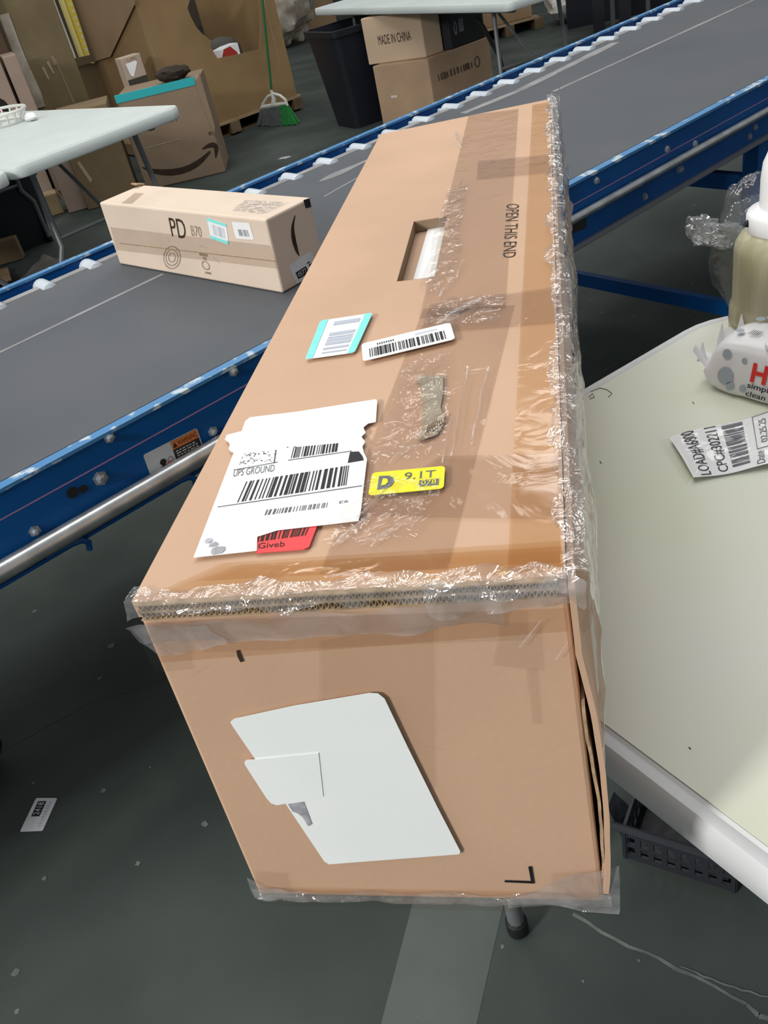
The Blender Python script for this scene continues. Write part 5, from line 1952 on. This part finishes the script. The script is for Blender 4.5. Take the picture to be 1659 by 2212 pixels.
# ---- black bins
def bin_(label, c, rt, rb, h, dirx, sx=1.0):
    c = V((c[0], c[1], 0.0012)); d = V((dirx[0], dirx[1], 0)).normalized(); e_ = V((-d.y, d.x, 0))
    t = thing('trash_bin', label, 'bin', c)
    def ring(hw, hd, z, r=.05):
        out = []
        for sx_, sy_, a0 in ((1, -1, -90), (1, 1, 0), (-1, 1, 90), (-1, -1, 180)):
            for k in range(5):
                a = math.radians(a0 + 90 * k / 4)
                out.append(c + d * (sx_ * (hw - r) + r * math.cos(a)) + e_ * (sy_ * (hd - r) + r * math.sin(a)) + V((0, 0, z)))
        return out
    mb = MB()
    rs_ = [ring(rb, rb * sx, 0), ring(rt, rt * sx, h), ring(rt - .012, rt * sx - .012, h), ring(rb - .01, rb * sx - .01, .03)]
    ids = [mb.pts(r) for r in rs_]
    for a_, b_ in zip(ids, ids[1:]):
        for i in range(len(a_)):
            j = (i + 1) % len(a_)
            mb.f.append([a_[i], a_[j], b_[j], b_[i]])
    mb.f.append(ids[0][::-1]); mb.f.append(ids[-1])
    link('bin_body', mb, M['black_plastic'], t, smooth=True)
    mb = MB()
    rs_ = [ring(rt + .012, rt * sx + .012, h - .035), ring(rt + .014, rt * sx + .014, h + .004), ring(rt - .010, rt * sx - .010, h + .004)]
    ids = [mb.pts(r) for r in rs_]
    for a_, b_ in zip(ids, ids[1:]):
        for i in range(len(a_)):
            j = (i + 1) % len(a_)
            mb.f.append([a_[i], a_[j], b_[j], b_[i]])
    link('rim', mb, M['black_plastic'], t, smooth=True)
    return t


bc = hz(775, 275, 0)
bin_('black plastic trash bin under the white table beside the stacked cartons', (bc.x + .02, bc.y + .18), .23, .165, .64, (CB.x, CB.y))
bc = hz(15, 520, 0)
bin_('black plastic trash bin under the left white table', (-3.14, 4.66), .25, .20, .60, (LA.x, LA.y))

# ---- stacked cartons under the middle table
c1_, c2_ = hz(804, 143, .395), hz(923, 127, .395)
c3_ = hz(1056, 78, .395)
d12 = (c2_ - c1_).normalized()
w12 = (c2_ - c1_).length
dep = max(.5, min(1.2, (c3_ - c2_).length))
d23 = (c3_ - c2_).normalized()
b4c = [V((p.x, p.y, 0)) for p in (c1_, c2_, c2_ + d23 * dep, c1_ + d23 * dep)]
low, lowb, b4c = carton('large tan carton at the bottom of the stack under the white table', b4c, .392, M['carton_bg2'])
f1_ = Q(b4c[0], b4c[1], b4c[1] + V((0, 0, .392)), b4c[0] + V((0, 0, .392)))
f2_ = Q(b4c[1], b4c[2], b4c[2] + V((0, 0, .392)), b4c[1] + V((0, 0, .392)))
mb = MB()
for k in range(5):
    rect(f1_, .25 + k * .022, .46, .262 + k * .022, .50, .002, mb)
link('printed_marks', mb, M['white_label'], lowb)
mb = MB()
rnd = random.Random(3)
u = .12
while u < .68:
    w_ = rnd.uniform(.008, .022)
    rect(f2_, u, .60 + rnd.uniform(0, .02), u + w_, .70 + rnd.uniform(0, .03), .002, mb)
    u += w_ + rnd.choice((.008, .012, .03))
stroke(f2_, [(.76 + .04 * math.cos(t), .68 + .08 * math.sin(t), .008) for t in [i * math.pi / 6 for i in range(13)]], .002, mb, 2)
link('printed_lettering', mb, M['ink_smile'], lowb)
zq = .394
k1, k2 = hz(797, 141, zq), hz(921, 124, zq)
hq = .285
b4t = [V((p.x, p.y, 0)) for p in (k1, k2, k2 + d23 * .16, k1 + d23 * .16)]
tpc, tpb, b4t = carton('pale tan carton printed MADE IN CHINA on top of the stack', b4t, hq, M['carton_china'], z0=zq)
f1_ = Q(b4t[0], b4t[1], b4t[1] + V((0, 0, hq)), b4t[0] + V((0, 0, hq)))
mb = MB()
text(f1_, 'MADE IN CHINA', .24, .40, .80, .60, .002, mb)
link('printed_lettering', mb, M['ink_brown'], tpb)
s23 = b4c[1] + d23 * .24 - d12 * .01
b4k = [V((p.x, p.y, 0)) for p in (s23 - d12 * .34, s23, s23 + d23 * (dep - .26), s23 + d23 * (dep - .26) - d12 * .34)]
blkc, bkb, b4k = carton('black carton with pale marks behind the MADE IN CHINA carton', b4k, .28, M['black_carton'], z0=zq)
f2_ = Q(b4k[1], b4k[2], b4k[2] + V((0, 0, .28)), b4k[1] + V((0, 0, .28)))
mb = MB()
stroke(f2_, [(.16 + .035 * math.cos(t), .42 + .13 * math.sin(t), .012) for t in [i * math.pi / 6 for i in range(13)]], .002, mb, 2)
rect(f2_, .26, .30, .40, .58, .002, mb)
link('pale_marks', mb, M['ink_soft'], bkb)

# ---- things at the top edge of the picture
# milky plastic heap
hc = hz(640, 105, 0)
tag(link('plastic_sheeting', blob(V((hc.x - .25, hc.y + .35, .42)), V((.42, .10, 0)), V((-.1, .35, 0)), V((.05, 0, .42)), .28, 3.0, 36, 24), M['sheet'], base=V((hc.x - .25, hc.y + .35, 0)), smooth=True), 'heap of milky plastic sheeting right of the bulk box', 'plastic sheet')
# cartons behind the heap and behind the table on the right
quick((640, 82), (730, 56), .9, .5, 'brown carton standing behind the milky plastic sheeting', 'carton_bg')
A_, B_ = hz(1030, 98, 0), hz(1166, 62, 0)
dd = (B_ - A_).normalized()
pal2 = thing('wood_pallet', 'wooden pallet under the brown bulk box at the top edge', 'pallet', (A_ + B_) / 2)
nb_ = V((-dd.y, dd.x, 0))
LL = (B_ - A_).length
for k in range(4):
    o_ = A_ + nb_ * (k * .22)
    link('deck_board', MB().hexa([o_ + V((0, 0, .09)), o_ + dd * LL + V((0, 0, .09)), o_ + dd * LL + nb_ * .12 + V((0, 0, .09)), o_ + nb_ * .12 + V((0, 0, .09))], [o_ + V((0, 0, .11)), o_ + dd * LL + V((0, 0, .11)), o_ + dd * LL + nb_ * .12 + V((0, 0, .11)), o_ + nb_ * .12 + V((0, 0, .11))]), M['wood'], pal2)
for k in range(3):
    o_ = A_ + dd * (LL * k / 2 * .93)
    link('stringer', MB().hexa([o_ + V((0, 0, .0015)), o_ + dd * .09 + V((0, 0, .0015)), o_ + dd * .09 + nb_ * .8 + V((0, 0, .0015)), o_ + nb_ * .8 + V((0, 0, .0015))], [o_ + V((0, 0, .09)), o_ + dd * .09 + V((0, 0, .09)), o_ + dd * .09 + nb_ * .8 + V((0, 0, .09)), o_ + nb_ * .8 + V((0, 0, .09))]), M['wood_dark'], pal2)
carton('brown bulk box on a pallet at the top edge right of the white table', [A_ + nb_ * .03, A_ + dd * (LL - .05) + nb_ * .03, A_ + dd * (LL - .05) + nb_ * .8, A_ + nb_ * .8], .8, M['carton_bg'], name='bulk_box', z0=.112)
bc_ = hz(1240, 52, 0)
tag(link('bubble_wrap', blob(V((bc_.x, bc_.y + .2, .17)), V((.22, .05, 0)), V((-.05, .2, 0)), V((0, 0, .17)), .25, 7.0, 34, 22), M['sheet2'], base=V((bc_.x, bc_.y + .2, 0)), smooth=True), 'heap of white bubble wrap at the top edge', 'bubble wrap')
# dark frame stand beyond the conveyor, top right
st = hz(1290, 78, 0)
dst = thing('dark_stand', 'dark steel stand beyond the conveyor at the top edge', 'stand', V((st.x + .25, st.y + .2, 0)))
for (px, py) in ((1296, 90), (1325, 72), (1352, 82), (1400, 40)):
    p = hz(px, py, 0)
    wv = .045 if px in (1296, 1352) else .016
    link('leg', MB().box(V((p.x, p.y, .6)), V((wv, 0, 0)), V((0, .03, 0)), V((0, 0, .598))), M['black_plastic'] if wv > .02 else M['grey_steel'], dst)
pA, pB = hz(1290, 86, 0), hz(1400, 40, 0)
link('shelf', MB().box(V(((pA.x + pB.x) / 2, (pA.y + pB.y) / 2 + .1, .85)), V((.35, .05, 0)), V((-.05, .3, 0)), V((0, 0, .02))), M['black_plastic'], dst)
link('side_sheet', MB().box(V(((pA.x + pB.x) / 2, (pA.y + pB.y) / 2 + .42, .6)), V((.45, .05, 0)), V((0, .01, 0)), V((0, 0, .58))), M['black_plastic'], dst)
cpn = V((0, -1, 0))
cc = V((0.0, 5.62, 0))
cpts = [hp(x, y, cc, cpn) for x, y in ((1030, 38), (1045, 60), (1062, 92), (1078, 120), (1086, 150))]
end_ = cpts[-1]
cpts += [V((end_.x + .02, end_.y, .12)), V((end_.x + .01, end_.y, .014)), V((end_.x - .15, end_.y + .1, .014))]
cbl = thing('power_cable', 'thick black cable hanging beside the white table leg', 'cable', V((end_.x, end_.y, 0)))
link('cable_run', MB().tube(cpts, .013, 8), M['black_cap'], cbl, smooth=True)

# ---- on the left table: white wire basket and paper scrap
bk = hz(8, 268, .742)
bsk2 = thing('white_basket', 'white open plastic basket at the left end of the white table', 'basket', V((bk.x, bk.y, .7415)))
def wb_(u, k, z):
    a = 2 * math.pi * u
    return V((bk.x, bk.y, .742)) + LB * (k * .17 * math.cos(a)) + LA * (k * .12 * math.sin(a)) + V((0, 0, z))
link('rim', MB().tube([wb_(i / 24, 1.05, .06) for i in range(25)], .008, 6, cap=False), M['white_bg'], bsk2, smooth=True)
link('base_ring', MB().tube([wb_(i / 24, .85, .008) for i in range(25)], .007, 6, cap=False), M['white_bg'], bsk2, smooth=True)
for i in range(18):
    link('rib', MB().tube([wb_(i / 18, .85, .008), wb_(i / 18, 1.05, .06)], .005, 5), M['white_bg'], bsk2)
pc_ = hz(70, 260, .742)
tag(link('paper_scrap', blob(V((pc_.x, pc_.y, .760)), LB * .045, LA * .028, V((0, 0, .018)), .3, 5.0, 16, 10), M['white_label'], base=V((pc_.x, pc_.y, .741)), smooth=True), 'crumpled white paper scrap on the white table', 'paper')
# floor litter near the smile carton
lc = hz(615, 342, 0)
tag(link('floor_scrap', MB().prism([V((lc.x + .05 * math.cos(a), lc.y + .03 * math.sin(a), .001)) for a in (0, 1, 2.2, 3.6, 5)], V((0, 0, .004))), M['grey_paper'], base=V((lc.x, lc.y, 0.001))), 'tiny pale paper scrap on the open floor beyond the conveyor', 'paper')
